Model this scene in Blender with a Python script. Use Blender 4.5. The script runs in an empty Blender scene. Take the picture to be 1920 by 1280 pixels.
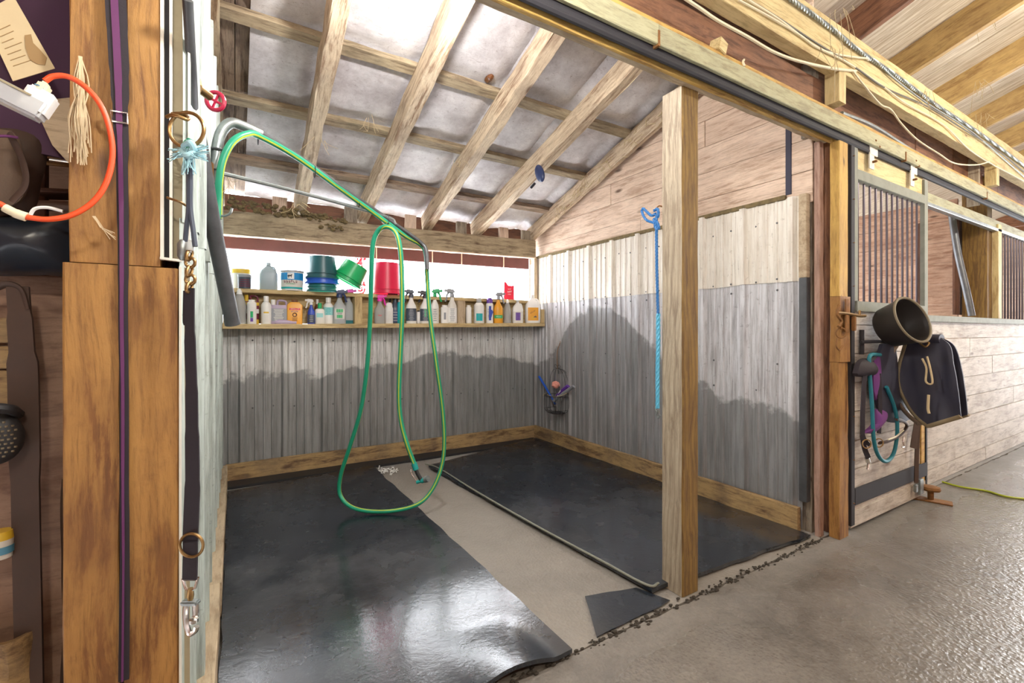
import bpy, bmesh, math, random
from mathutils import Vector, Matrix, Euler, noise
R = random.Random(7)
C = bpy.context.scene.collection
SC = bpy.context.scene
# ---------------------------------------------------------------- camera, world, light, exposure
TH = .5437; CH = 1.35; FP = 860.0; HY = 621.0
cs, sn = math.cos(TH), math.sin(TH)
cam = bpy.data.cameras.new('camera'); camo = bpy.data.objects.new('camera', cam); C.objects.link(camo)
cam.sensor_width = 36; cam.lens = 36*FP/1920; cam.shift_y = -(640-HY)/1920
camo.location = (0, 0, CH); camo.rotation_euler = (math.pi/2, 0, -TH); cam.clip_start = .02
SC.camera = camo
SC.view_settings.view_transform = 'Standard'; SC.view_settings.look = 'None'
SC.view_settings.gamma = 1; SC.view_settings.exposure = 0.6; SC.view_settings.use_curve_mapping = False
W = bpy.data.worlds.new('daylight'); SC.world = W; W.use_nodes = True
W.node_tree.nodes['Background'].inputs[0].default_value = (.93, .96, 1, 1)
W.node_tree.nodes['Background'].inputs[1].default_value = 12
def point(name, loc, power, rad, col=(1, .93, .82)):
    l = bpy.data.lights.new(name, 'POINT'); l.energy = power; l.shadow_soft_size = rad; l.color = col
    o = bpy.data.objects.new(name, l); C.objects.link(o); o.location = loc; return o
def area(name, loc, aim, power, sx, sy, col=(1, 1, 1)):
    l = bpy.data.lights.new(name, 'AREA'); l.shape = 'RECTANGLE'; l.size = sx; l.size_y = sy; l.energy = power; l.color = col
    o = bpy.data.objects.new(name, l); C.objects.link(o); o.location = loc
    o.rotation_euler = (Vector(aim)-Vector(loc)).to_track_quat('-Z', 'Y').to_euler(); return o
point('bay_bulb', (.9, 2.05, 2.97), 62, .06, (1, .97, .94))
point('bay_front_fill', (.55, .75, 2.55), 50, .07, (1, .97, .94))  # added fill lamp, evens the bay and eases the ceiling hot spot
point('aisle_light', (5.0, -.6, 3.2), 130, .06, (1, .90, .74))
point('aisle_light', (-.2, -1.0, 2.7), 55, .08, (1, .90, .74))  # added fill lamp, brightens the post in the left foreground
# ---------------------------------------------------------------- photo pixel (1920x1280) -> point on a plane of the place
def ray(x, y):
    u = (x-960)/FP; return Vector((u*cs+sn, cs-u*sn, -(y-HY)/FP))
def PY(x, y, Y):
    d = ray(x, y); t = Y/d.y; return Vector((d.x*t, Y, CH+d.z*t))
def PX(x, y, X):
    d = ray(x, y); t = X/d.x; return Vector((X, d.y*t, CH+d.z*t))
def PD(x, y, dd):
    d = ray(x, y); return Vector((d.x*dd, d.y*dd, CH+d.z*dd))
def PZ(x, y, z):
    d = ray(x, y); t = (z-CH)/d.z; return Vector((d.x*t, d.y*t, z))
# ---------------------------------------------------------------- materials
MATS = {}
class NT:
    def __init__(s, name):
        s.m = bpy.data.materials.new(name); s.m.use_nodes = True; s.t = s.m.node_tree; s.b = s.t.nodes['Principled BSDF']; MATS[name] = s.m
    def n(s, ty, **kw):
        x = s.t.nodes.new(ty)
        for k, v in kw.items(): setattr(x, k, v)
        return x
    def l(s, a, b): s.t.links.new(a, b)
    def setv(s, sock, v):
        if hasattr(v, 'links'): s.l(v, sock)
        elif isinstance(v, (tuple, list)) and len(v) == 3 and sock.type == 'RGBA': sock.default_value = (*v, 1)
        else: sock.default_value = v
    def math(s, op, a, b=0.0, c=None, clamp=False):
        x = s.n('ShaderNodeMath', operation=op, use_clamp=clamp); s.setv(x.inputs[0], a); s.setv(x.inputs[1], b)
        if c is not None: s.setv(x.inputs[2], c)
        return x.outputs[0]
    def mix(s, f, a, b, mode='MIX'):
        x = s.n('ShaderNodeMix', data_type='RGBA', blend_type=mode); s.setv(x.inputs[0], f); s.setv(x.inputs[6], a); s.setv(x.inputs[7], b); return x.outputs[2]
    def ramp(s, f, *stops):
        x = s.n('ShaderNodeValToRGB'); e = x.color_ramp.elements
        while len(e) < len(stops): e.new(.5)
        for i, (p, c) in enumerate(stops): e[i].position = p; e[i].color = (c, c, c, 1) if isinstance(c, (int, float)) else (*c, 1)
        s.l(f, x.inputs[0]); return x.outputs[0]
    def scale(s, v, sc):
        x = s.n('ShaderNodeVectorMath', operation='MULTIPLY'); s.l(v, x.inputs[0]); x.inputs[1].default_value = sc; return x.outputs[0]
    def noise(s, v, sc, det=4, rough=.6, dist=0):
        x = s.n('ShaderNodeTexNoise'); s.l(v, x.inputs[0]); x.inputs['Scale'].default_value = sc; x.inputs['Detail'].default_value = det
        x.inputs['Roughness'].default_value = rough; x.inputs['Distortion'].default_value = dist; return x.outputs[0]
    def coords(s, rnd=True):
        tc = s.n('ShaderNodeTexCoord').outputs['Object']
        if not rnd: return tc
        g = s.n('ShaderNodeNewGeometry').outputs['Random Per Island']; o = s.n('ShaderNodeObjectInfo').outputs['Random']
        r = s.math('ADD', s.math('MULTIPLY', g, 37.), s.math('MULTIPLY', o, 53.))
        x = s.n('ShaderNodeVectorMath', operation='ADD'); s.l(tc, x.inputs[0]); s.l(r, x.inputs[1]); return x.outputs[0]
    def bump(s, h, st=.3, dist=.005):
        x = s.n('ShaderNodeBump'); x.inputs['Strength'].default_value = st; x.inputs['Distance'].default_value = dist; s.l(h, x.inputs['Height']); s.l(x.outputs[0], s.b.inputs['Normal']); s.l(x.outputs[0], s.b.inputs['Coat Normal'])
    def out(s, col=None, rough=None, metal=None):
        if col is not None: s.setv(s.b.inputs['Base Color'], col)
        if rough is not None: s.setv(s.b.inputs['Roughness'], rough)
        if metal is not None: s.setv(s.b.inputs['Metallic'], metal)
        return s.m
def wood(name, light, dark, mid=None, streak=14, knots=.06, dirt=.35, dirtc=(.09, .06, .045), rough=.72, contrast=1, tint=.25, rings=0):
    s = NT(name); v = s.coords(); mid = mid or tuple((a*.65+b*.35) for a, b in zip(light, dark))
    nt = s.n('ShaderNodeTexNoise'); s.l(v, nt.inputs[0]); nt.inputs['Scale'].default_value = 2.2
    warp = s.n('ShaderNodeVectorMath', operation='ADD'); s.l(v, warp.inputs[0]); s.l(s.scale(nt.outputs[1], (0, .06, .06)), warp.inputs[1])
    vv = warp.outputs[0]
    n1 = s.noise(s.scale(vv, (1.1, streak, streak)), 3.2, 7, .68)
    n2 = s.noise(s.scale(vv, (.7, 3.5, 3.5)), 2.2, 4, .6)
    n3 = s.noise(v, 16, 6, .7)
    n4 = s.noise(v, 2.6, 5, .62)
    c = s.ramp(n1, (.39, dark), (.47, mid), (.57, light)); n5 = s.noise(s.scale(vv, (2.2, streak*5.5, streak*5.5)), 2.5, 5, .75)
    c = s.mix(s.math('MULTIPLY', s.ramp(n2, (.38, 0), (.62, 1)), tint), c, tuple(min(1, a*1.15) for a in light), 'MIX')
    c = s.mix(s.math('MULTIPLY', s.ramp(n5, (.50, 0), (.68, 1)), .55), c, tuple(a*.55 for a in dark))
    if rings:
        w = s.n('ShaderNodeTexWave', wave_type='BANDS', bands_direction='DIAGONAL'); s.l(s.scale(vv, (.35, 8, 8)), w.inputs[0]); w.inputs['Scale'].default_value = 2.6; w.inputs['Distortion'].default_value = 5; w.inputs['Detail'].default_value = 2; w.inputs['Detail Scale'].default_value = .6
        c = s.mix(s.math('MULTIPLY', s.ramp(w.outputs[1], (.45, 0), (.95, 1)), rings), c, dark)
    c = s.mix(s.math('MULTIPLY', s.ramp(n4, (.48, 0), (.68, 1)), dirt), c, dirtc)
    c = s.mix(s.math('MULTIPLY', s.ramp(n3, (.56, 0), (.72, 1)), dirt*.8), c, dirtc)
    vo = s.n('ShaderNodeTexVoronoi'); s.l(s.scale(vv, (1.5, 4.2, 4.2)), vo.inputs[0]); vo.inputs['Scale'].default_value = 1.25
    if knots: c = s.mix(s.ramp(vo.outputs[0], (knots*.6, .85), (knots*1.7, 0)), c, (.07, .03, .015))
    s.bump(s.math('ADD', n1, s.math('MULTIPLY', n3, .6)), .45*contrast, .006)
    return s.out(c, rough)
def plain(name, col, rough=.5, metal=0, dirt=0, alpha=None, trans=0, bump=0, nscale=9, spec=None):
    s = NT(name); c = (*col, 1)
    if dirt or bump:
        v = s.coords(); n = s.noise(v, nscale, 5, .65)
        if dirt: c = s.mix(s.math('MULTIPLY', s.ramp(n, (.42, 0), (.68, 1)), dirt), col, tuple(x*.3+.02 for x in col))
        if bump: s.bump(n, bump, .004)
    s.out(c, rough, metal)
    if trans: s.b.inputs['Transmission Weight'].default_value = trans; s.b.inputs['IOR'].default_value = 1.2
    if alpha is not None: s.b.inputs['Alpha'].default_value = alpha
    return s.m
wood('rafter_pine', (.68, .56, .40), (.26, .155, .09), streak=11, knots=.07, dirt=.45, dirtc=(.17, .10, .07), tint=.5)
wood('purlin', (.36, .27, .19), (.11, .07, .045), dirt=.6, dirtc=(.055, .032, .03))
wood('beam_gray', (.42, .34, .22), (.17, .12, .075), streak=10, dirt=.5, dirtc=(.10, .08, .045))
wood('plank_pink', (.70, .55, .43), (.44, .30, .21), streak=8, knots=.075, dirt=.22, dirtc=(.3, .17, .11), tint=.5)
wood('plank_white', (.55, .50, .43), (.30, .24, .19), streak=7, knots=.075, dirt=.42, dirtc=(.24, .17, .11), tint=.5)
wood('plank_stall', (.55, .36, .25), (.30, .15, .09), streak=8, knots=.06, dirt=.4, dirtc=(.16, .06, .03))
wood('amber', (.37, .19, .05), (.17, .068, .018), streak=8, knots=.07, dirt=.42, dirtc=(.13, .05, .015), tint=.4, rough=.6)
wood('honey', (.55, .35, .09), (.30, .155, .035), streak=9, knots=.05, dirt=.28, dirtc=(.22, .12, .04), tint=.5)
wood('aisle_rafter', (.46, .31, .115), (.24, .135, .045), streak=6, knots=.05, dirt=.5, dirtc=(.16, .08, .03), tint=.4)
wood('redbrown', (.24, .11, .055), (.10, .04, .02), streak=9, knots=.05, dirt=.35, dirtc=(.04, .02, .012))
wood('treated', (.42, .355, .26), (.22, .17, .12), streak=15, knots=0, dirt=.22, dirtc=(.18, .13, .08), rings=.45)
wood('treated_side', (.23, .135, .028), (.10, .05, .012), streak=12, knots=.03, dirt=.3, dirtc=(.09, .04, .01), rings=.5)  # on the support post this darker tone carries its front face's shade
wood('green_board', (.40, .385, .235), (.24, .215, .125), streak=6, knots=0, dirt=.35, dirtc=(.26, .26, .19), contrast=.5)
wood('pale_beam', (.62, .50, .25), (.40, .28, .12), streak=6, knots=.055, dirt=.18, dirtc=(.30, .20, .10), tint=.5)
wood('grey_post', (.34, .29, .22), (.13, .10, .075), streak=13, knots=.03, dirt=.4)
wood('pinkish', (.42, .27, .21), (.25, .14, .10), streak=10, knots=.05, dirt=.3)
wood('kick', (.40, .27, .12), (.11, .06, .03), streak=5, knots=.07, dirt=.7, dirtc=(.12, .085, .06))
wood('kick_pale', (.50, .40, .27), (.33, .24, .15), streak=5, knots=.0, dirt=.3, dirtc=(.22, .16, .10))
wood('shelf_pine', (.58, .45, .23), (.34, .23, .10), streak=8, knots=.07, dirt=.22, dirtc=(.2, .11, .04), tint=.5)
wood('plywood_dark', (.34, .22, .15), (.20, .11, .07), streak=3, knots=.05, dirt=.45, dirtc=(.09, .045, .03))
wood('brown_panel', (.13, .055, .03), (.06, .025, .014), streak=6, knots=0, dirt=.4, dirtc=(.02, .01, .01))
plain('galv', (.33, .37, .37), .38, .75, dirt=.5, bump=.1, nscale=14)
plain('galv_dark', (.13, .135, .145), .45, .6, dirt=.5, bump=.1)
plain('frame_steel', (.25, .26, .215), .75, .05, dirt=.35)
plain('black_steel', (.022, .02, .024), .75, 0, dirt=.2)
plain('bar_steel', (.07, .06, .075), .32, .7)
plain('brass', (.35, .22, .09), .38, .9, dirt=.5, nscale=40)
plain('rust', (.26, .12, .035), .75, .3, dirt=.6, nscale=30, bump=.3)
plain('chrome', (.75, .74, .72), .22, 1)
plain('rubber_black', (.018, .018, .02), .55, bump=.2)
plain('tub_black', (.022, .018, .016), .5, dirt=.3)
plain('tub_rim', (.16, .13, .08), .6)
plain('nylon_black', (.018, .013, .02), .7, bump=.2, nscale=120)
plain('nylon_purple', (.11, .02, .10), .6)
plain('navy', (.022, .022, .05), .5, dirt=.3, bump=.15)
plain('rug_navy', (.032, .032, .055), .62, dirt=.4, bump=.25, nscale=5)
plain('binding', (.24, .19, .11), .75, bump=.3, nscale=60)
plain('fleece_brown', (.15, .105, .075), .85, bump=.4, nscale=60)
plain('teal_rope', (.012, .17, .22), .6, bump=.3, nscale=70)
plain('blue_rope', (.02, .14, .38), .55, bump=.3, nscale=80)
plain('light_blue_rope', (.10, .42, .62), .55, bump=.3, nscale=80)
plain('frayed_blue', (.35, .60, .68), .8)
plain('purple_cloth', (.14, .035, .18), .8, bump=.2)
plain('leather', (.07, .04, .028), .7, dirt=.4, bump=.3)
plain('dark_purple', (.06, .02, .055), .75, dirt=.4, bump=.4, nscale=5)
plain('bag_black', (.012, .018, .028), .3, bump=.5, nscale=7)
plain('tag_paper', (.56, .45, .27), .8, dirt=.12)
plain('tag_print', (.30, .19, .08), .8)
plain('cord_orange', (.80, .085, .02), .4)
plain('cream', (.75, .68, .48), .5)
plain('clear_plastic', (.80, .83, .85), .12, trans=.55)
plain('white_plastic', (.80, .80, .78), .38)
plain('milky', (.62, .66, .68), .3, trans=.35)
plain('twine', (.62, .50, .32), .9)
plain('cobweb', (.42, .34, .2), .95)
plain('dirt_dark', (.035, .028, .02), .95)
plain('mud', (.20, .15, .07), .95, dirt=.7, bump=1, nscale=25)
plain('hose_green', (.015, .30, .17), .35)
plain('hose_stripe', (.42, .50, .04), .4)
plain('teal_plastic', (.01, .28, .26), .35)
plain('valve_red', (.42, .01, .05), .35)
plain('wire', (.66, .58, .40), .6)
plain('wire_dark', (.10, .09, .07), .6)
plain('channel_white', (.72, .70, .62), .45, dirt=.15)
plain('channel_beige', (.36, .31, .20), .5, .2, dirt=.3)
plain('fascia', (.13, .05, .05), .8, dirt=.3)
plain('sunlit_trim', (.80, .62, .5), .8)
plain('straw', (.55, .44, .26), .95)
plain('outlet_blue', (.10, .3, .45), .4)
for nm, c in dict(b_white=(.80, .80, .78), b_offwhite=(.70, .69, .64), b_yellow=(.72, .48, .04), b_orange=(.78, .36, .03), b_red=(.75, .02, .06), b_pink=(.85, .03, .45), b_blue=(.02, .06, .42), b_teal=(.01, .42, .45), b_green=(.01, .42, .14), b_black=(.02, .02, .03), b_navy=(.03, .05, .14), b_lilac=(.42, .34, .47), b_maroon=(.16, .02, .05), b_grey=(.28, .30, .33), b_slate=(.055, .07, .10), b_purple=(.12, .04, .32), b_brown=(.16, .06, .02), pale_teal=(.30, .62, .62), pail_blue=(.01, .25, .60), bucket_teal=(.015, .10, .12), bucket_blue=(.015, .10, .55), bucket_green=(.01, .45, .14), bucket_red=(.72, .01, .07), bucket_tealgreen=(.01, .17, .17), leaf_red=(.5, .02, .04)).items():
    plain(nm, c, .36)
plain('jug_grey', (.36, .45, .50), .35)
plain('b_clear', (.72, .74, .74), .15, trans=.6)
plain('b_liquid', (.06, .25, .28), .2, trans=.2)
plain('salmon', (.72, .30, .24), .8, bump=.3)
def metal_sheet(name, base, stain, wet=None):
    # galvanised / painted sheet, with vertical dirt streaks and a splash-wetted lower zone whose edge is a stain
    s = NT(name); v = s.coords(False); g = s.n('ShaderNodeNewGeometry').outputs['Position']
    st = s.noise(s.scale(v, (9, .5, 9)), 3, 6, .7); bl = s.noise(v, 5, 6, .7); fine = s.noise(s.scale(v, (40, 1.2, 1)), 2, 5, .75)
    c = s.mix(s.ramp(st, (.42, 0), (.62, .75)), base, stain); c = s.mix(s.ramp(fine, (.52, 0), (.66, .75)), c, tuple(x*.75 for x in stain))
    c = s.mix(s.ramp(s.noise(v, 28, 4, .7), (.6, 0), (.73, .6)), c, tuple(x*.5 for x in stain))
    r = s.ramp(bl, (.3, .38), (.7, .62))
    if wet:
        axis, pts, wc = wet
        sep = s.n('ShaderNodeSeparateXYZ'); s.l(g, sep.inputs[0])
        a = sep.outputs[axis]; lo, hi = pts[0][0], pts[-1][0]
        t = s.math('DIVIDE', s.math('SUBTRACT', a, lo), hi-lo, clamp=True)
        e = s.ramp(t, *[((p-lo)/(hi-lo), z/2.5) for p, z in pts]); 
        edge = s.math('ADD', s.math('MULTIPLY', e, 2.5), s.math('MULTIPLY', s.math('SUBTRACT', s.noise(g, 3.2, 7, .62), .5), .45))
        m = s.math('MULTIPLY', s.math('SUBTRACT', edge, sep.outputs[2]), 28, clamp=True)
        spl = s.ramp(s.noise(g, 14, 5, .7), (.56, 1), (.66, .15))
        c = s.mix(s.math('MULTIPLY', m, .82), c, s.mix(s.ramp(st, (.4, 0), (.65, 1)), wc, tuple(x*.62 for x in wc)))
        r = s.mix(m, r, (.3, .3, .3))
    s.bump(s.math('ADD', bl, s.math('MULTIPLY', fine, .4)), .25, .004)
    return s.out(c, r, .15)
metal_sheet('sheet_white', (.80, .77, .70), (.60, .54, .45))
metal_sheet('sheet_left', (.52, .60, .57), (.27, .31, .28))
metal_sheet('sheet_back', (.68, .69, .68), (.32, .31, .29), (0, [(-.1, .98), (.8, .95), (1.2, 1.02), (1.65, 1.1), (1.9, 1.18), (2.1, 1.12), (2.9, 1.08), (3.28, 1.0)], (.215, .225, .225)))
metal_sheet('sheet_right', (.66, .67, .70), (.30, .29, .30), (1, [(1.6, .78), (2.2, .84), (2.6, .98), (2.95, 1.25), (3.2, 1.42), (3.5, 1.60), (3.8, 1.62), (4.1, 1.50), (4.3, 1.26), (4.55, 1.04), (4.85, .95)], (.235, .24, .245)))
def concrete():
    s = NT('concrete'); v = s.coords(False)
    a = s.noise(v, 1.3, 6, .6); b = s.noise(v, 9, 7, .7); f = s.noise(v, 55, 5, .75); br = s.noise(s.scale(v, (14, 50, 1)), 1, 4, .7)
    sep = s.n('ShaderNodeSeparateXYZ'); s.l(v, sep.inputs[0])
    c = s.ramp(a, (.35, (.10, .09, .08)), (.65, (.185, .168, .15)))
    c = s.mix(s.ramp(b, (.4, 0), (.7, .5)), c, (.26, .235, .205)); c = s.mix(s.ramp(f, (.5, 0), (.75, .5)), c, (.06, .05, .04))
    # dried, paler slab strip inside the bay and in front of the stall door
    dry = s.math('MULTIPLY', s.math('SUBTRACT', sep.outputs[1], s.math('ADD', 1.30, s.math('MULTIPLY', s.math('SUBTRACT', a, .5), .5))), 12, clamp=True)
    bay = s.math('MULTIPLY', s.math('SUBTRACT', sep.outputs[1], 1.5), 60, clamp=True)
    c = s.mix(s.math('ADD', s.math('MULTIPLY', dry, .10), s.math('MULTIPLY', bay, .35)), c, (.38, .35, .31))
    r = s.ramp(s.noise(v, 2.2, 5, .6), (.36, .12), (.6, .30)); r = s.mix(dry, r, (.55, .55, .55))
    vo = s.n('ShaderNodeTexVoronoi'); s.l(v, vo.inputs[0]); vo.inputs['Scale'].default_value = 60
    s.l(s.math('MULTIPLY', s.math('SUBTRACT', 1.0, dry), .55), s.b.inputs['Coat Weight']); s.b.inputs['Coat Roughness'].default_value = .12
    s.bump(s.math('ADD', s.math('ADD', f, s.math('MULTIPLY', b, 1.2)), s.math('ADD', br, vo.outputs[0])), .55, .005)
    return s.out(c, r)
concrete()
def mat_rubber():
    s = NT('rubber_mat'); v = s.coords(False)
    a = s.noise(v, 1.6, 6, .62); b = s.noise(v, 6, 7, .7); f = s.noise(v, 120, 3, .7); sc = s.noise(s.scale(v, (3, 12, 1)), 3, 5, .75, 1.5)
    c = s.ramp(a, (.35, (.005, .008, .014)), (.7, (.015, .021, .032)))
    c = s.mix(s.ramp(b, (.54, 0), (.76, .5)), c, (.06, .062, .064)); c = s.mix(s.ramp(sc, (.60, 0), (.74, .45)), c, (.15, .15, .135))
    r = s.ramp(s.noise(v, 3, 6, .65), (.36, .14), (.62, .36))
    sep = s.n('ShaderNodeSeparateXYZ'); s.l(v, sep.inputs[0])
    wet = s.math('MULTIPLY', s.math('SUBTRACT', s.math('ADD', 3.05, s.math('MULTIPLY', s.math('SUBTRACT', a, .5), 3.0)), sep.outputs[1]), 1.6, clamp=True)
    s.l(s.math('MULTIPLY', wet, .9), s.b.inputs['Coat Weight']); s.b.inputs['Coat Roughness'].default_value = .11; s.b.inputs['Coat IOR'].default_value = 1.6; s.b.inputs['Specular IOR Level'].default_value = .32
    f2 = s.noise(v, 45, 4, .7); s.bump(s.math('ADD', s.math('MULTIPLY', f2, .55), s.math('MULTIPLY', b, 1.3)), .24, .004)
    return s.out(c, r)
mat_rubber()
def insul():
    s = NT('insulation'); v = s.coords(False)
    a = s.noise(v, 2.2, 7, .68); b = s.noise(s.scale(v, (10, 34, 10)), 1.2, 5, .75, 2); f = s.noise(v, 30, 5, .8)
    c = s.ramp(a, (.34, (.40, .37, .385)), (.5, (.62, .60, .615)), (.64, (.80, .79, .80)))
    c = s.mix(s.ramp(b, (.56, 0), (.66, .45)), c, (.30, .25, .25)); c = s.mix(s.ramp(f, (.60, 0), (.70, .6)), c, (.16, .11, .09))
    s.bump(s.math('ADD', a, s.math('MULTIPLY', f, .3)), .6, .015)
    return s.out(c, .5)
insul()
def plyroof():
    s = NT('roof_sheathing'); v = s.coords(False)
    b = s.noise(s.scale(v, (1.5, 18, 1)), 2, 6, .7); a = s.noise(v, 1.5, 5, .6)
    c = s.ramp(b, (.38, (.36, .29, .20)), (.65, (.68, .62, .50))); c = s.mix(s.ramp(a, (.5, 0), (.75, .5)), c, (.36, .27, .2))
    s.bump(b, .3, .004); return s.out(c, .7)
plyroof()
# ---------------------------------------------------------------- mesh helpers
def obj(name, bm, m, parent=None, smooth=False, mat4=None, label=None):
    me = bpy.data.meshes.new(name); bmesh.ops.recalc_face_normals(bm, faces=bm.faces[:]); bm.to_mesh(me); bm.free()
    ms = m if isinstance(m, (list, tuple)) else [m]
    for k in ms: me.materials.append(MATS[k])
    if smooth:
        for p in me.polygons: p.use_smooth = True
        me.set_sharp_from_angle(angle=.7)
    o = bpy.data.objects.new(name, me); C.objects.link(o)
    if mat4 is not None: o.matrix_world = mat4
    if parent is not None:
        o.parent = parent; o.matrix_parent_inverse = parent.matrix_world.inverted() if mat4 is not None or parent.get('_abs') else Matrix()
    if label: o['label'] = label
    return o
def tag(o, label, cat, group=None, kind=None):
    o['label'] = label; o['category'] = cat
    if group: o['group'] = group
    if kind: o['kind'] = kind
    return o
def struct(o): o['kind'] = 'structure'; return o
def thing(name, label, cat, loc=(0, 0, 0), rz=0, group=None):
    o = bpy.data.objects.new(name, None); C.objects.link(o); o.location = loc; o.rotation_euler = (0, 0, rz); o.empty_display_size = .05
    o.matrix_world = Matrix.Translation(Vector(loc)) @ Matrix.Rotation(rz, 4, 'Z')
    return tag(o, label, cat, group)
def bm_box(bm, c, d, rot=None, bev=0):
    m = Matrix.Translation(Vector(c)) @ (rot.to_4x4() if rot is not None else Matrix()) @ Matrix.Diagonal((*d, 1))
    r = bmesh.ops.create_cube(bm, size=1, matrix=m)
    if bev:
        es = set(e for v in r['verts'] for e in v.link_edges); bmesh.ops.bevel(bm, geom=list(es), offset=bev, segments=2, affect='EDGES')
    return bm
def box(c, d, rot=None, bev=0): return bm_box(bmesh.new(), c, d, rot, bev)
def frame(p0, p1, up=(0, 0, 1)):
    p0, p1 = Vector(p0), Vector(p1); x = (p1-p0).normalized(); z = Vector(up); z = (z-x*z.dot(x)).normalized(); y = z.cross(x)
    m = Matrix((x, y, z)).transposed().to_4x4(); m.translation = (p0+p1)/2; return m, (p1-p0).length
def beam_bm(L, t, w, rough=.0, seg=None, bev=.003):
    # timber along local X, thickness t on Y, width w on Z, with sawn, slightly uneven arrises
    n = seg or max(1, int(L/.16)) if rough else 1; bm = bmesh.new(); rings = []
    for i in range(n+1):
        x = -L/2+L*i/n; rg = []
        for sy, sz in ((-1, -1), (1, -1), (1, 1), (-1, 1)):
            b = bev
            for oy, oz in ((b, 0), (0, b)) if (sy*sz < 0) else ((0, b), (b, 0)):
                rg.append(bm.verts.new((x, sy*(t/2-oy)+R.uniform(-rough, rough), sz*(w/2-oz)+R.uniform(-rough, rough))))
        rings.append(rg)
    for a, b in zip(rings, rings[1:]):
        for k in range(8): bm.faces.new((a[k], a[(k+1) % 8], b[(k+1) % 8], b[k]))
    bm.faces.new(rings[0]); bm.faces.new(rings[-1]); return bm
def board(name, p0, p1, t, w, m, up=(0, 0, 1), rough=.0, parent=None, bev=.003):
    mt, L = frame(p0, p1, up); return obj(name, beam_bm(L, t, w, rough, bev=bev), m, parent, mat4=mt)
def planks_bm(L, rows, th, gap=.004, cuts=None, jit=.003):
    # rows: list of widths stacked along local Y; planks run along local X from 0..L; thickness on Z
    bm = bmesh.new(); y = 0
    for i, w in enumerate(rows):
        xs = [0]+sorted(cuts[i] if cuts and i < len(cuts) else [])+[L]
        for a, b in zip(xs, xs[1:]):
            bm_box(bm, ((a+b)/2, y+w/2, R.uniform(-jit, jit)), (b-a-gap, w-gap, th), bev=.0025)
        y += w
    return bm
def mat_axes(o, x, y):
    x = Vector(x).normalized(); y = Vector(y).normalized(); z = x.cross(y); m = Matrix((x, y, z)).transposed().to_4x4(); m.translation = Vector(o); return m
def smooth_pts(pts, n=6):
    pts = [Vector(p) for p in pts]; P = [2*pts[0]-pts[1]]+pts+[2*pts[-1]-pts[-2]]; out = []
    for i in range(1, len(P)-2):
        for k in range(n):
            t = k/n; a, b, c, d = P[i-1:i+3]
            out.append(.5*((2*b)+(c-a)*t+(2*a-5*b+4*c-d)*t*t+(3*b-a-3*c+d)*t**3))
    out.append(pts[-1]); return out
def tube_bm(pts, r, seg=10, bm=None, closed=False, cap=True, flat=1, up=None, mats=None, twist=0):
    bm = bm or bmesh.new(); pts = [Vector(p) for p in pts]; n = len(pts); rings = []
    nrm = Vector(up) if up else None
    for i, p in enumerate(pts):
        if closed: t = (pts[(i+1) % n]-pts[i-1]).normalized()
        else: t = (pts[min(i+1, n-1)]-pts[max(i-1, 0)]).normalized()
        if nrm is None: nrm = t.orthogonal()
        if up: nrm = Vector(up)
        nrm = (nrm-t*nrm.dot(t)); nrm = nrm.normalized() if nrm.length > 1e-5 else t.orthogonal().normalized()
        bn = t.cross(nrm); rr = r[i] if isinstance(r, (list, tuple)) else r
        rings.append([bm.verts.new(p+(nrm*math.cos(2*math.pi*k/seg+twist*i)*flat+bn*math.sin(2*math.pi*k/seg+twist*i))*rr) for k in range(seg)])
    for i in range(n if closed else n-1):
        a, b = rings[i], rings[(i+1) % n]
        for k in range(seg):
            f = bm.faces.new((a[k], a[(k+1) % seg], b[(k+1) % seg], b[k]))
            if mats and k in mats: f.material_index = mats[k]
    if cap and not closed: bm.faces.new(rings[0]); bm.faces.new(rings[-1])
    return bm
def tube(name, pts, r, m, parent=None, seg=10, sm=6, **kw):
    if sm: pts = smooth_pts(pts, sm)
    o = obj(name, tube_bm(pts, r, seg, **kw), m, None, smooth=True)
    if parent is not None: attach(o, parent)
    return o
def attach(o, parent):
    o.parent = parent; o.matrix_parent_inverse = parent.matrix_world.inverted(); return o
def circle_pts(c, rad, ax1, ax2, n=24, a0=0, a1=2*math.pi):
    c = Vector(c); ax1 = Vector(ax1).normalized(); ax2 = Vector(ax2).normalized()
    return [c+ax1*math.cos(a0+(a1-a0)*i/n)*rad+ax2*math.sin(a0+(a1-a0)*i/n)*rad for i in range(n+1)]
def ring(name, c, rad, r, ax1, ax2, m, parent=None, n=24):
    o = obj(name, tube_bm(circle_pts(c, rad, ax1, ax2, n)[:-1], r, 8, closed=True), m, None, smooth=True)
    return attach(o, parent) if parent is not None else o
def lathe_bm(prof, seg=24, sq=2.0, sx=1, sy=1, bm=None, off=(0, 0, 0), capb=True, capt=True):
    bm = bm or bmesh.new(); rings = []
    for r, z in prof:
        rg = []
        for k in range(seg):
            a = 2*math.pi*k/seg; ca, sa = math.cos(a), math.sin(a); q = (abs(ca)**sq+abs(sa)**sq)**(-1/sq)
            rg.append(bm.verts.new((off[0]+ca*q*r*sx, off[1]+sa*q*r*sy, off[2]+z)))
        rings.append(rg)
    for a, b in zip(rings, rings[1:]):
        for k in range(seg): bm.faces.new((a[k], a[(k+1) % seg], b[(k+1) % seg], b[k]))
    if capb: bm.faces.new(rings[0][::-1])
    if capt: bm.faces.new(rings[-1])
    return bm
def poly_bm(pts, th, ax):
    # prism: polygon pts (Vectors) extruded by th along ax
    bm = bmesh.new(); a = [bm.verts.new(Vector(p)) for p in pts]; b = [bm.verts.new(Vector(p)+Vector(ax)*th) for p in pts]; n = len(pts)
    bm.faces.new(a); bm.faces.new(b[::-1])
    for i in range(n): bm.faces.new((a[i], b[i], b[(i+1) % n], a[(i+1) % n]))
    return bm
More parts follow.
